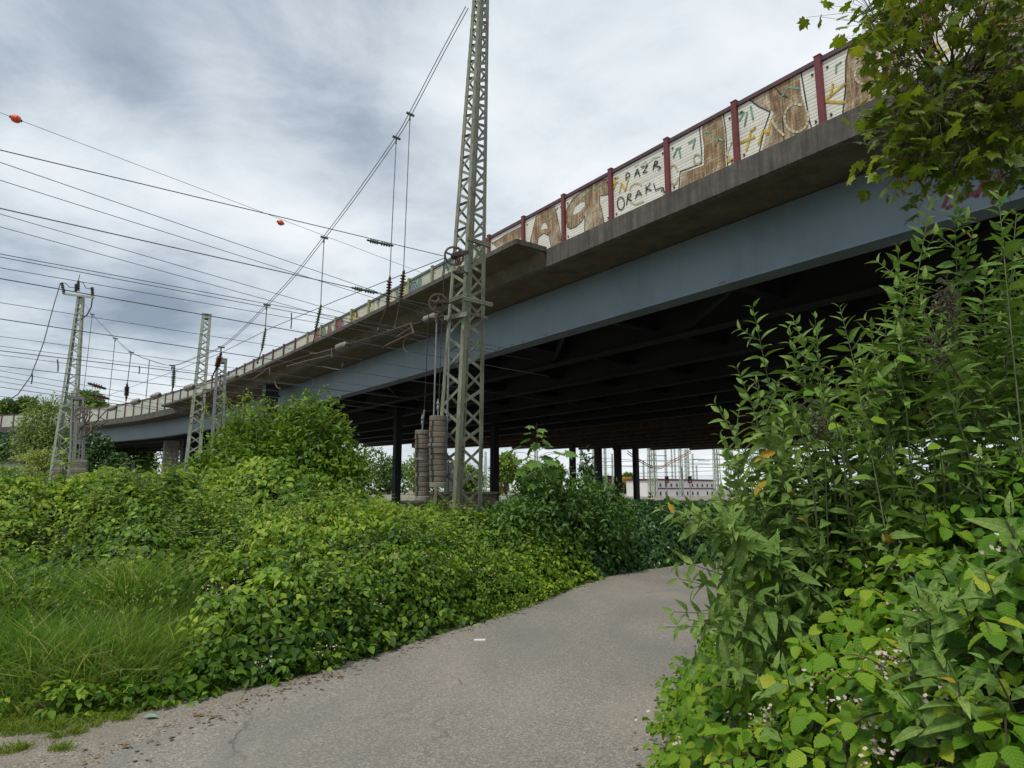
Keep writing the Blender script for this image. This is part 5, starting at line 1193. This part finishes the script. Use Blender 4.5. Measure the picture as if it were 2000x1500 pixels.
# butterfly bush: upright arching canes with opposite lance leaves
bud = thing('butterfly_bush', 'tall butterfly bush with grey green lance leaves leaning over the path at right', 'bush')
P, A, Z, S, T = [], [], [], [], []; mst = MB()
def bcane(base, tip, L0=.13, side=0, nodes=None, bow=.5, low=.30):
    base, tip = np.array(base, float), np.array(tip, float); d = tip - base; H = np.linalg.norm(d)
    mid = base + d * .5 + np.array([-d[0], -d[1], 0]) * .22 + np.array([0, 0, .12 * H]) * bow
    ts = np.linspace(0, 1, 13); pts = [(1 - t) ** 2 * base + 2 * t * (1 - t) * mid + t * t * tip for t in ts]
    mst.tube(pts, [.0066 * (1 - .75 * t) for t in ts], 5, False)
    n = nodes or max(6, int(H * (1 - low) / .052)); ph = rng.uniform(0, 3)
    for i in range(n + 1):
        t = low + (1 - low) * (i / n) ** .9; p = (1 - t) ** 2 * base + 2 * t * (1 - t) * mid + t * t * tip
        tg = nrm(2 * (1 - t) * (mid - base) + 2 * t * (tip - mid)); e1 = nrm(np.cross(tg, [.3, 1, .2])); e2 = np.cross(tg, e1)
        f = i / n; L = L0 * (.95 - .15 * (1 - f)) * (1 if f < .72 else max(.34, 1 - (f - .72) * 2.3))
        up = .25 + .9 * max(0, f - .7) / .3
        for s in (0, 1):
            a = ph + i * 1.5708 + s * math.pi + rng.normal() * .2; dd = e1 * math.cos(a) + e2 * math.sin(a)
            ax = nrm(dd + tg * up + np.array([0, 0, .12 - .55 * (1 - f) * (f < .75)]) + rng.normal(size=3) * .10)
            P.append(p + dd * .004); A.append(ax); Z.append(nrm(tg * .6 + np.array([0, -.25, .7])) + rng.normal(size=3) * .5); S.append(L * rng.uniform(.8, 1.15)); T.append(.25 + .35 * f + rng.normal() * .13 + (.6 if rng.random() < .012 else 0))
        if i < n - 3 and rng.random() < .28 and f > .15:   # short leafy side shoot
            dd = nrm(e1 * math.cos(ph + i * 1.57) + e2 * math.sin(ph + i * 1.57) + tg * .8 + np.array([0, 0, .2])); q = p + dd * rng.uniform(.07, .16); mst.tube([p, q], [.003, .0015], 4, False)
            for j in range(3):
                qq = p + (q - p) * (j + 1) / 3; f1 = nrm(np.cross(dd, [.2, .3, 1])); f2 = np.cross(dd, f1)
                for s in (0, 1):
                    v = (f1 if j % 2 else f2) * (1 if s else -1); P.append(qq); A.append(nrm(v + dd * (.5 + .4 * j))); Z.append(dd + np.array([0, 0, .5])); S.append(L0 * rng.uniform(.35, .55)); T.append(rng.uniform(.4, .85))
TIPS = [(1470, 600, 3.3), (1397, 790, 3.2), (1405, 850, 3.3), (1592, 622, 3.3), (1540, 640, 3.4), (1548, 620, 3.5), (1475, 745, 3.2), (1700, 645, 3.3), (1690, 720, 3.5), (1770, 640, 3.4), (1755, 480, 3.3), (1770, 545, 3.1), (1818, 395, 3.2), (1862, 372, 3.3), (1800, 590, 3.2), (1950, 375, 3.1),
        (1292, 995, 2.8), (1345, 1010, 2.9), (1305, 985, 2.9), (1308, 1090, 2.8), (1315, 1195, 2.7), (1300, 1225, 2.75), (1335, 1290, 2.7), (1440, 900, 3.1), (1495, 860, 3.3), (1530, 790, 3.4), (1440, 720, 3.3), (1600, 700, 3.6), (1640, 600, 3.6), (1900, 450, 3.4), (1985, 420, 3.2), (1930, 520, 3.0), (1860, 560, 3.3), (1730, 600, 3.7), (1330, 985, 2.8), (1370, 1000, 2.8), (1325, 1130, 2.7), (1345, 1210, 2.65), (1400, 960, 2.9)]
for px, py, Y in TIPS:
    tip = at(px, py, Y)
    if py > 960:
        base = np.array([tip[0] + rng.uniform(.75, 1.15), tip[1] + rng.uniform(.1, .5), rng.uniform(.35, .7)]); bcane(base, tip, .145, low=.28, bow=1.1)
    else:
        base = np.array([1.75 + .35 * (tip[0] - 1.2) + rng.normal() * .18, 3.5 + rng.normal() * .3, .15]); bcane(base, tip, .145, low=.42)
for i in range(250):
    px = rng.uniform(1425, 2350); top = np.interp(px, [1440, 1500, 1600, 1700, 1760, 1830, 1950, 2350], [860, 720, 690, 700, 560, 480, 450, 330]); py = top + rng.uniform(.0, 1) ** .9 * (1080 - top); Y = rng.uniform(2.9, 4.6)
    tip = at(px, py, Y); base = np.array([np.clip(tip[0] + rng.normal() * .25 + .15, 1.35, 4), Y + rng.normal() * .25, .15])
    if tip[2] > .8: bcane(base, tip, rng.uniform(.115, .15), low=.22)
for i in range(26):                                  # canes rising through the brambles, lower right
    px, py = rng.uniform(1500, 2000), rng.uniform(980, 1480); p = right_surface(px, py); tip = p + np.array([-.05, -.12, .14]); bcane(tip + np.array([rng.uniform(.1, .3), rng.uniform(.05, .3), -.45]), tip, .11, low=.2)
mst.build('stem', 'pale_stem', bud, True)
leaves('foliage', P, A, Z, np.array(S), T_LANCE, np.array(T), 'buddleja', bud)
m = MB()
for x0, y0, x1, y1, x2, y2 in ((1850, 700, 1930, 830, 1960, 860), (1580, 830, 1720, 960, 1800, 1010), (1780, 690, 1850, 720, 1935, 800)): m.tube(catmull([at(x0, y0, 2.9), at(x1, y1, 3.0), at(x2, y2, 3.1)], 6), .0032, 5)
m.build('dry_cane', 'dark_stem', bud)
# old dry flower spikes
m = MB()
for px, py in ((1830, 690), (1845, 575), (1905, 1150), (1600, 830), (1855, 610)):
    c = at(px, py, 2.95)
    for k in range(70): q = c + rng.normal(size=3) * np.array([.025, .025, .05]); m.beam(q, q + rng.normal(size=3) * .012, .006, .006)
tag(m.build('dry_flower', 'bark', bud), kind='stuff')
# broad leaved guelder bush in between, round leaves
way = thing('wayfaring_bush', 'few rounded pale leaves of a wayfaring bush between the butterfly bush canes', 'bush')
P2, A2, Z2, S2 = [], [], [], []; m = MB()
for px, py in ((1695, 790), (1735, 778), (1790, 783), (1700, 820), (1545, 805), (1590, 765), (1560, 880), (1640, 830), (1750, 700), (1700, 740), (1620, 790), (1835, 870), (1720, 750), (1660, 1090), (1780, 895), (1870, 910), (1900, 905), (1990, 920), (1770, 920), (1800, 945), (1850, 925)):
    c = at(px, py, rng.uniform(2.75, 2.95)); b1 = c + np.array([rng.uniform(.05, .12), .1, -.16]); m.tube([b1, c], [.003, .0015], 4, False); m.tube([b1 + np.array([.08, .15, -.4]), b1], .004, 4, False)
    P2.append(c); A2.append(np.array([rng.uniform(-1, 1), -.25, -.1])); Z2.append(np.array([0, -.45, 1]) + rng.normal(size=3) * .25); S2.append(rng.uniform(.055, .08))
m.build('stem', 'green_stem', way); leaves('foliage', P2, A2, Z2, np.array(S2), T_FINE, rng.uniform(.3, .9, len(P2)), 'bramble_near', way)

# maple overhead at the top right corner
mp_ = thing('maple_tree', 'maple tree whose leafy boughs hang in at the top right corner', 'tree')
poly_ = [(1655, 2), (1690, 62), (1712, 122), (1752, 142), (1738, 200), (1715, 225), (1735, 250), (1722, 305), (1770, 325), (1840, 322), (1880, 318), (1925, 380), (2060, 450), (2300, 380), (2700, 380), (2900, -500), (2200, -900), (1750, -420), (1640, -120)]
def inside(x, y):
    c = False; n = len(poly_)
    for i in range(n):
        x0, y0 = poly_[i]; x1, y1 = poly_[(i + 1) % n]
        if (y0 > y) != (y1 > y) and x < (x1 - x0) * (y - y0) / (y1 - y0) + x0: c = not c
    return c
C = []
while len(C) < 480:
    px, py = rng.uniform(1640, 2900), rng.uniform(-900, 440)
    if px < 2060 and py > -60 and rng.random() < .0: continue
    if not inside(px, py): continue
    if 1790 < px < 1905 and 40 < py < 135 and rng.random() < .93: continue
    C.append((px, py, rng.uniform(3.4, 5.2)))
for q in [(px, py, rng.uniform(3.4, 4.6)) for px, py in rng.uniform([1690, 0], [2010, 340], (250, 2)) if inside(px, py) and not (1785 < px < 1910 and 35 < py < 138)]: C.append(q)
C += [(1660, 3, 3.9), (1690, 40, 3.9), (1700, 90, 3.8), (1720, 245, 3.7), (1735, 320, 3.6), (1752, 285, 3.6), (1790, 335, 3.7), (1725, 215, 3.8), (1730, 150, 3.8), (1755, 350, 3.6), (1815, 360, 3.6), (1765, 300, 3.6)]
P, A, Z, S, T = [], [], [], [], []; m = MB(); tr = np.array([4.6, 5.2, 0]); keys = []
limbs = [np.array([3.9, 4.9, 4.2]), np.array([3.2, 4.3, 4.35]), np.array([3.5, 4.5, 4.15]), np.array([4.2, 4.3, 5.0])]
for px, py, Y in C:
    c = at(px, py, Y); j = int(np.argmin([np.linalg.norm(c - l) for l in limbs])); tw = c + (limbs[j] - c) * .16 + np.array([.02, 0, .06])
    for k in range(rng.integers(5, 8)):
        o = rng.normal(size=3) * np.array([.10, .10, .07]); q = c + o; d = np.array([rng.normal() * .6 - .25, rng.normal() * .6 - .2, -.55]); P.append(q); A.append(d); Z.append(np.array([0, 0, 1]) + rng.normal(size=3) * .35); S.append(rng.uniform(.07, .112)); T.append(.33 + rng.normal() * .2 + (.25 if px < 1760 else 0)); m.tube([tw, q], [.0018, .0012], 3, False)
    if rng.random() < .5: keys.append(c - np.array([0, 0, .05]))
    if rng.random() < .6: m.tube([tw, tw + (limbs[j] - tw) * .3 + rng.normal(size=3) * .06, tw + (limbs[j] - tw) * .6], [.003, .005, .007], 4, False)
crown_ = leaves('crown', P, A, Z, np.array(S), T_MAPLE, np.array(T), 'maple', mp_)
PK = np.array([k + rng.normal(size=3) * .035 for k in keys + [at(1765, 335, 3.6), at(1780, 345, 3.6), at(1800, 325, 3.7), at(1835, 335, 3.7), at(1770, 225, 3.8)] * 2 for _ in range(12)]); tag(leaves('seed_wings', PK, rng.normal(size=PK.shape) + np.array([0, 0, -.8]), rng.normal(size=PK.shape), .036, T_ELDER, rng.uniform(0, 1, len(PK)), 'samara', crown_), kind='stuff')
for l in limbs: m.tube(catmull([tr + np.array([0, 0, 3.7]), (tr + np.array([0, 0, 4.0])) * .5 + l * .5 + np.array([0, 0, .1]), l], 5), list(np.linspace(.06, .015, 11)), 6)
m.tube([tr, tr + np.array([0, 0, 2.5]), tr + np.array([.1, .1, 6])], [.16, .12, .06], 9); m.build('trunk', 'bark', mp_)

# ------------------------------------------------------------------ far side of the bridge: railway yard
def far_tree(px, ytop, ybot, Y, wpx, label, seed, mat='far_leaf', tone=.5, n=2600, cat='tree', name='tree', lp=5, group=None, leaf=None):
    if Y > 100: Y += 40
    rr = np.random.default_rng(seed); c = at(px, ytop, Y); hgt = c[2]; w = wpx / F * Y / 2; lo = max(.2, at(px, ybot, Y)[2]); lumps = []
    for k in range(lp):
        f = rr.uniform(.15, .85); lumps.append((c[0] + rr.uniform(-.55, .55) * w, Y + rr.uniform(-.4, .4) * w, lo + (hgt - lo) * f, w * rr.uniform(.45, .65), w * rr.uniform(.45, .65), min((hgt - lo) * .42, max(.3, min(hgt - (lo + (hgt - lo) * f), 1e9) * 1.0) + .25 * (hgt - lo))))
    lumps.append((c[0], Y, lo + (hgt - lo) * .62, w * .62, w * .62, (hgt - lo) * .38))
    return mass(name, label, cat, lumps, n, leaf or max(.16, .006 * Y), T_ELDER, mat, seed, tone, trunk=(c[0], Y, 0, .02 * hgt), group=group, rough=.2)
far_tree(850, 900, 958, 130, 105, 'bright green tree seen between the mast legs under the bridge', 201, tone=.75)
far_tree(908, 908, 958, 150, 100, 'rounded tree seen just right of the near mast under the bridge', 202, tone=.65)
far_tree(990, 900, 955, 120, 64, 'light green tree right of the second bridge column', 203, tone=.85)
far_tree(1038, 905, 955, 125, 46, 'pale tree behind the young maple sapling', 204, tone=.8)
far_tree(1083, 915, 955, 125, 40, 'tree beyond the small bush between the columns', 205, tone=.7)
far_tree(1152, 921, 962, 160, 30, 'yellowish green tree left of the column by the lattice masts', 206, tone=.8)
far_tree(1185, 932, 962, 170, 32, 'low tree between the two columns near the signal', 207, tone=.6)
far_tree(1222, 934, 962, 175, 34, 'low tree between the two slimmest columns', 208, tone=.6)
far_tree(88, 806, 925, 58, 118, 'large pale olive willow shrub half hiding the far end of bridge barrier', 211, 'willow', .45, 9000, 'willow', 'willow_shrub', 9, leaf=.26)
far_tree(75, 884, 940, 54, 95, 'yellow green shrub below the willow beside the white wall', 212, 'willow', .85, 4200, 'shrub', 'shrub', 6, leaf=.22)
far_tree(170, 776, 812, 112, 78, 'bright tree crown showing above the barrier right of far left mast', 213, 'far_leaf', .8, 3000)
for i, (px, yt, w) in enumerate(((14, 789, 44), (55, 786, 40), (92, 792, 36), (-40, 786, 60), (122, 797, 30))): far_tree(px, yt, 830, 125 + 3 * i, w, ['leftmost tree top in view above the far barrier', 'second tree top from the left above the far barrier', 'third tree top from the left above the far barrier', 'tree top just outside left of the far barrier view', 'lowest tree top above the barrier beside the willow'][i], 220 + i, tone=.5 + .08 * (i % 2), n=2200)
for i, (px, yt, w, Y) in enumerate(((10, 866, 60, 64), (196, 862, 50, 66), (225, 897, 60, 62), (283, 872, 40, 105))): far_tree(px, yt, 935, Y, w, ['dark shrub in shade under the far left girder', 'dark shrub in shade under the bridge behind the short mast', 'low dark shrub before the painted wall under the bridge', 'sunlit green shrub seen through the gap beside the pale pier'][i], 240 + i, 'ivy' if i < 3 else 'far_leaf', .5, 1800, 'shrub', 'shrub')
for i, (px, yt, w, Y) in enumerate(((130, 872, 120, 100), (245, 866, 130, 98), (395, 872, 150, 125), (610, 885, 170, 150), (760, 893, 110, 155), (690, 890, 110, 160))): far_tree(px, yt, 960, Y, w, ['broad dark tree beyond the bridge behind the white wall', 'broad dark tree beyond the bridge behind the painted wall', 'broad tree beyond the bridge behind the flat topped mast', 'wide tree beyond the bridge behind the leafy shrub', 'tree beyond the bridge behind the left counterweight', 'tree beyond the bridge just right of the leafy shrub'][i], 260 + i, 'far_leaf', .35, 2600, lp=7)
# white garden wall at far left
def block(name, label, cat, pts, mat, top=None, parts=()):
    root = thing(name, label, cat); (x0, y0, Y0), (x1, y1, Y1) = pts; a, c = at(x0, y0, Y0), at(x1, y1, Y1)
    t = nrm((c - a)[:2]); yaw = math.atan2(t[1], t[0]); L = np.linalg.norm((c - a)[:2]); z = (a[2] + c[2]) / 2
    return root, (a + c) / 2, L, z, yaw
root, c, L, z, yaw = block('white_wall', 'stained white rendered wall at the left edge below the willow', 'wall', ((-260, 900, 22), (46, 908, 24)), 'white')
MB().box((c[0], c[1], z / 2), (L, .3, z), yaw).build('wall', 'rendered_wall', root); MB().box((c[0], c[1], z + .05), (L + .06, .4, .10), yaw).build('coping', 'fascia', root)
root, c, L, z, yaw = block('painted_wall', 'dim concrete wall with purple and black graffiti under the bridge at left', 'wall', ((150, 896, 70), (262, 897, 76)), '')
MB().box((c[0], c[1], z / 2), (L, .4, z), yaw).build('wall', 'wall_concrete', root)
e = np.array([math.cos(yaw), math.sin(yaw), 0]); nn = np.array([e[1], -e[0], 0]); o3 = np.array([c[0], c[1], 0]) + nn * .21
w3 = lambda q, l=0: o3 + e * q[0] + nn * l + np.array([0, 0, q[1]])
def on_wall(px, py):
    r = ray(px, py); t = (o3[:2] @ nn[:2]) / (r[:2] @ nn[:2]); p = r * t + np.array([0, 0, EYE]); return np.array([(p - o3) @ e, p[2]])
m = MB(); m.mat('black_paint'); q = [on_wall(*s) for s in ((170, 920), (172, 910), (185, 905), (205, 909), (222, 908), (224, 918), (200, 921))]; m.add([w3(s, .004) for s in q], [tuple(range(7))])
m.mat('white_paint')
for px in (175, 182, 190, 212): ribbon(m, [on_wall(px, 915), on_wall(px + .4, 914)], .22, lambda s: w3(s, .01))
m.mat('blue_paint')
for k in range(9): ribbon(m, [on_wall(195 + 4 * k, 900), on_wall(198 + 3 * k, 890 + 6 * (k % 2)), on_wall(202 + 4 * k, 904)], .16, lambda s: w3(s, .014 + .002 * k))
m.build('graffiti', None, root)
# pale block seen beside the near mast
root, c, L, z, yaw = block('white_container', 'tall white container seen between the counterweight and mast leg', 'container', ((868, 905, 60), (882, 905, 60)), ''); m = MB(); m.box((c[0], c[1] + 1, z / 2), (L, 2, z)); m.build('body', 'white_paint', root); MB().box((c[0] + .05, c[1] - .02, z / 2), (.05, .04, z * .94)).build('door_seam', 'dark_metal', root); MB().box((c[0], c[1] + 1, z + .04), (L + .1, 2.1, .08)).build('roof', 'galvanised', root)
root, c, L, z, yaw = block('trough_wall', 'low dark brown wall behind the foot of the near mast', 'wall', ((842, 966, 17), (966, 964, 18)), ''); MB().box((c[0], c[1], z / 2), (L, .25, z), yaw).build('wall', 'rust_metal', root); MB().box((c[0], c[1], z + .03), (L + .04, .32, .06), yaw).build('coping', 'fascia', root)
# yard building
root, c, L, z, yaw = block('yard_building', 'long white two storey building with two red bands across the yard', 'building', ((1283, 937, 140), (1395, 941, 156)), '')
e = np.array([math.cos(yaw), math.sin(yaw), 0]); nn = np.array([e[1], -e[0], 0]); cc = np.array([c[0], c[1], 0]) - nn * 4
MB().box((cc[0], cc[1], z / 2), (L, 8, z), yaw).build('wall', 'white_paint', root); MB().box((cc[0], cc[1], z + .2), (L + .5, 8.5, .35), yaw).build('roof', 'red_paint', root)
fr = cc + nn * 4.03; MB().box((fr[0], fr[1], z * .5), (L, .1, .28), yaw).build('red_band', 'red_paint', root)
for k in range(11):
    for zz in (z * .72, z * .2):
        if (k in (2, 8) and zz < z * .5) or (k == 5 and zz > z * .5): continue
        q = cc + nn * 4.02 + e * L * (-.45 + .09 * k); w_ = MB().box((q[0], q[1], zz), (.62, .06, .6 if zz > z * .5 else .7), yaw).build('window', 'glass', root); MB().box((q[0] + nn[0] * .03, q[1] + nn[1] * .03, zz - .38), (.75, .12, .06), yaw).build('sill', 'galvanised', w_)
q = cc + e * L * .18; MB().tube([q + (0, 0, z), q + (0, 0, z + 3)], .25, 8).build('chimney', 'bark', root)
# other bits of the yard
root = thing('blue_container', 'small blue container on the yard next to the slimmest column', 'container'); p = at(1257, 955, 150); MB().box((p[0], p[1], 1.2), (1.9, 2.6, 2.4)).build('body', 'blue_paint', root); MB().box((p[0], p[1], 2.44), (2.0, 2.7, .08)).build('lid', 'galvanised', root)
root = thing('yellow_hopper', 'yellow funnel shaped hopper on a stand beyond the columns', 'hopper'); p = at(1221, 938, 160); MB().lathe((p[0], p[1], p[2] - .6), (p[0], p[1], p[2] + .8), [(0, .3), (.6, 1.5), (1, 1.7)], 12).build('funnel', 'yellow_paint', root)
for sx in (-.5, .5): MB().tube([(p[0] + sx, p[1], 0), (p[0] + sx * .5, p[1], p[2])], .08, 5).build('leg', 'dark_metal', root)
for i, (px, Y) in enumerate(((982, 165), (1170, 170), (1235, 170))):
    root = thing('buffer_wagon', ['red orange wagon beside the light green tree', 'red orange wagon behind a column near the yellowish tree', 'red orange wagon below the yellow hopper'][i], 'wagon', 'red wagons in the yard'); p = at(px, 950, Y); MB().box((p[0], p[1], 1.5), (3.2 - i * .8, 2.4, 1.5)).build('body', 'orange_plastic', root)
    for sx in (-.8, .8): MB().lathe((p[0] + sx * (1 - .2 * i), p[1] - 1.0, .42), (p[0] + sx * (1 - .2 * i), p[1] - .8, .42), [(0, .42), (1, .42)], 12).build('wheel', 'dark_metal', root)
for i, (px, py, Y) in enumerate(((1302, 937, 118), (1347, 937, 116), (1191, 935, 128))):
    root = thing('railway_signal', ['left one of two black railway signals before the white building', 'right one of two black railway signals before the white building', 'black railway signal between two bridge columns'][i], 'signal', 'railway signals in the yard'); p = at(px, py, Y)
    MB().tube([(p[0], p[1], 0), p], .09, 6).build('post', 'galvanised', root); hd = MB().box((p[0], p[1] - .1, p[2]), (.65, .3, 1.2)).build('head', 'signal_black', root); MB().box((p[0], p[1] - .3, p[2] + .45), (.4, .3, .06)).build('hood', 'signal_black', hd)
    MB().lathe((p[0], p[1] - .28, p[2] - .3), (p[0], p[1] - .24, p[2] - .3), [(0, .14), (1, .14)], 10).build('lens', 'orange_plastic', hd)
ym = [(1135, 150, 10, .35), (1161, 92, 12, .4), (1183, 110, 12, .4), (1197, 150, 9, .35), (1246, 118, 10.5, .3), (1258, 150, 7.5, .35), (1270, 96, 12, .5), (1279, 90, 12, .55), (1302, 130, 9.5, .4), (1314, 160, 13, .3), (1320, 175, 13, .3), (1331, 96, 12, .45), (1341, 120, 10, .35), (1346, 110, 12.5, .3), (1355, 150, 9, .35), (1362, 190, 7.5, .4), (1397, 104, 8, .4), (1403, 76, 11, .5), (1424, 88, 11, .45), (1470, 100, 12, .5), (1560, 95, 12, .5), (1690, 105, 12, .5), (1800, 98, 12, .5), (1930, 92, 11, .5), (900, 120, 9, .4), (948, 140, 9, .4), (1046, 130, 10, .4)]
proto = None
for px, Y, hh, w in ym:
    Y += 42; w *= 1.3; hh *= 1.3; p = at(px, 950, Y)
    if proto is None:
        proto = thing('yard_mast', 'slender lattice mast standing far off in the yard beyond the bridge', 'mast', 'lattice masts in the far yard')
        lattice_mast(proto, (0, 0, 0), (0, 0, 10), .55, .38, R(20), 'mast_far', .12, .09, .05, 1.6); r_ = proto
    else:
        r_ = proto.copy(); COL.objects.link(r_)
        for ch in list(proto.children):
            c_ = ch.copy(); COL.objects.link(c_); c_.parent = r_
    r_.location = (p[0], p[1], 0); r_.scale = (w / .45, w / .45, hh / 10)
for i, pts in enumerate(([(1225, 885), (1250, 902), (1283, 916), (1310, 905), (1350, 884)], [(1225, 880), (1250, 898), (1283, 913), (1310, 901), (1350, 880)])):
    tag(MB().tube(catmull([at(x, y, 132) for x, y in pts], 4), .09, 5).build('span_cable', 'copper_wire'), ['lower', 'upper'][i] + ' brown cable dipping in a V over the yard', 'cable')
for i, (x0, y0, x1, y1) in enumerate(((1130, 903, 1440, 896), (1130, 908, 1440, 914), (1110, 915, 1440, 905), (1230, 925, 1440, 918), (1130, 893, 1420, 908), (1230, 931, 1430, 929))):
    tag(MB().tube([at(x0, y0, 140 + 8 * i), at(x1, y1, 152 + 8 * i)], .05, 4).build('overhead_wire', 'wire'), ['topmost', 'second', 'third', 'fourth', 'fifth', 'lowest'][i] + ' thin wire across the yard beyond the columns', 'wire', 'wires over the far yard')
for i, (px, py, Y) in enumerate(((1290, 890, 134), (1375, 900, 142), (1365, 897, 146))):
    p = at(px, py, Y); tag(MB().beam(p - (1.3, 0, 0), p + (1.3, 0, 0), .12, .12).build('bracket_arm', 'rust_metal'), ['bracket arm over the left yard signal', 'longer bracket arm right of the cable dip', 'bracket arm left of the longer one'][i], 'bracket')
# tracks in front of and under the bridge
for i, cc_ in enumerate((-22, -26.5, -31)):
    root = thing('railway_track', ['railway track nearest to the bramble bank passing under the bridge', 'middle railway track passing under the bridge', 'third railway track passing under the bridge'][i], 'track', 'tracks under the bridge')
    b0 = TN * cc_; 
    for s_ in (-.75, .75): q0 = b0 + TN * s_ - TD * 45; q1 = b0 + TN * s_ + TD * 110; MB().beam((*q0, .22), (*q1, .22), .07, .15).build('rail', 'rust_metal', root)
    m = MB()
    for k in range(120): q = b0 + TD * (-40 + k * 1.2); m.beam((*(q - TN * 1.2), .07), (*(q + TN * 1.2), .07), .24, .14)
    tag(m.build('sleeper', 'weight', root), kind='stuff')
LOOSE_ = ('runner', 'runner_leaf', 'shoot_leaf', 'dead_leaf', 'dry_stalk', 'weed_stem', 'stem', 'young_stem', 'vine_tip', 'vine_leaf', 'cane_leaf', 'foliage', 'leaf_stalk', 'crown')
for o in list(COL.objects):
    if o.type == 'MESH' and o.parent and o.name.split('.')[0] in LOOSE_: o['kind'] = 'stuff'
sc.render.film_transparent = False
sc.cycles.max_bounces = 8; sc.cycles.transparent_max_bounces = 8
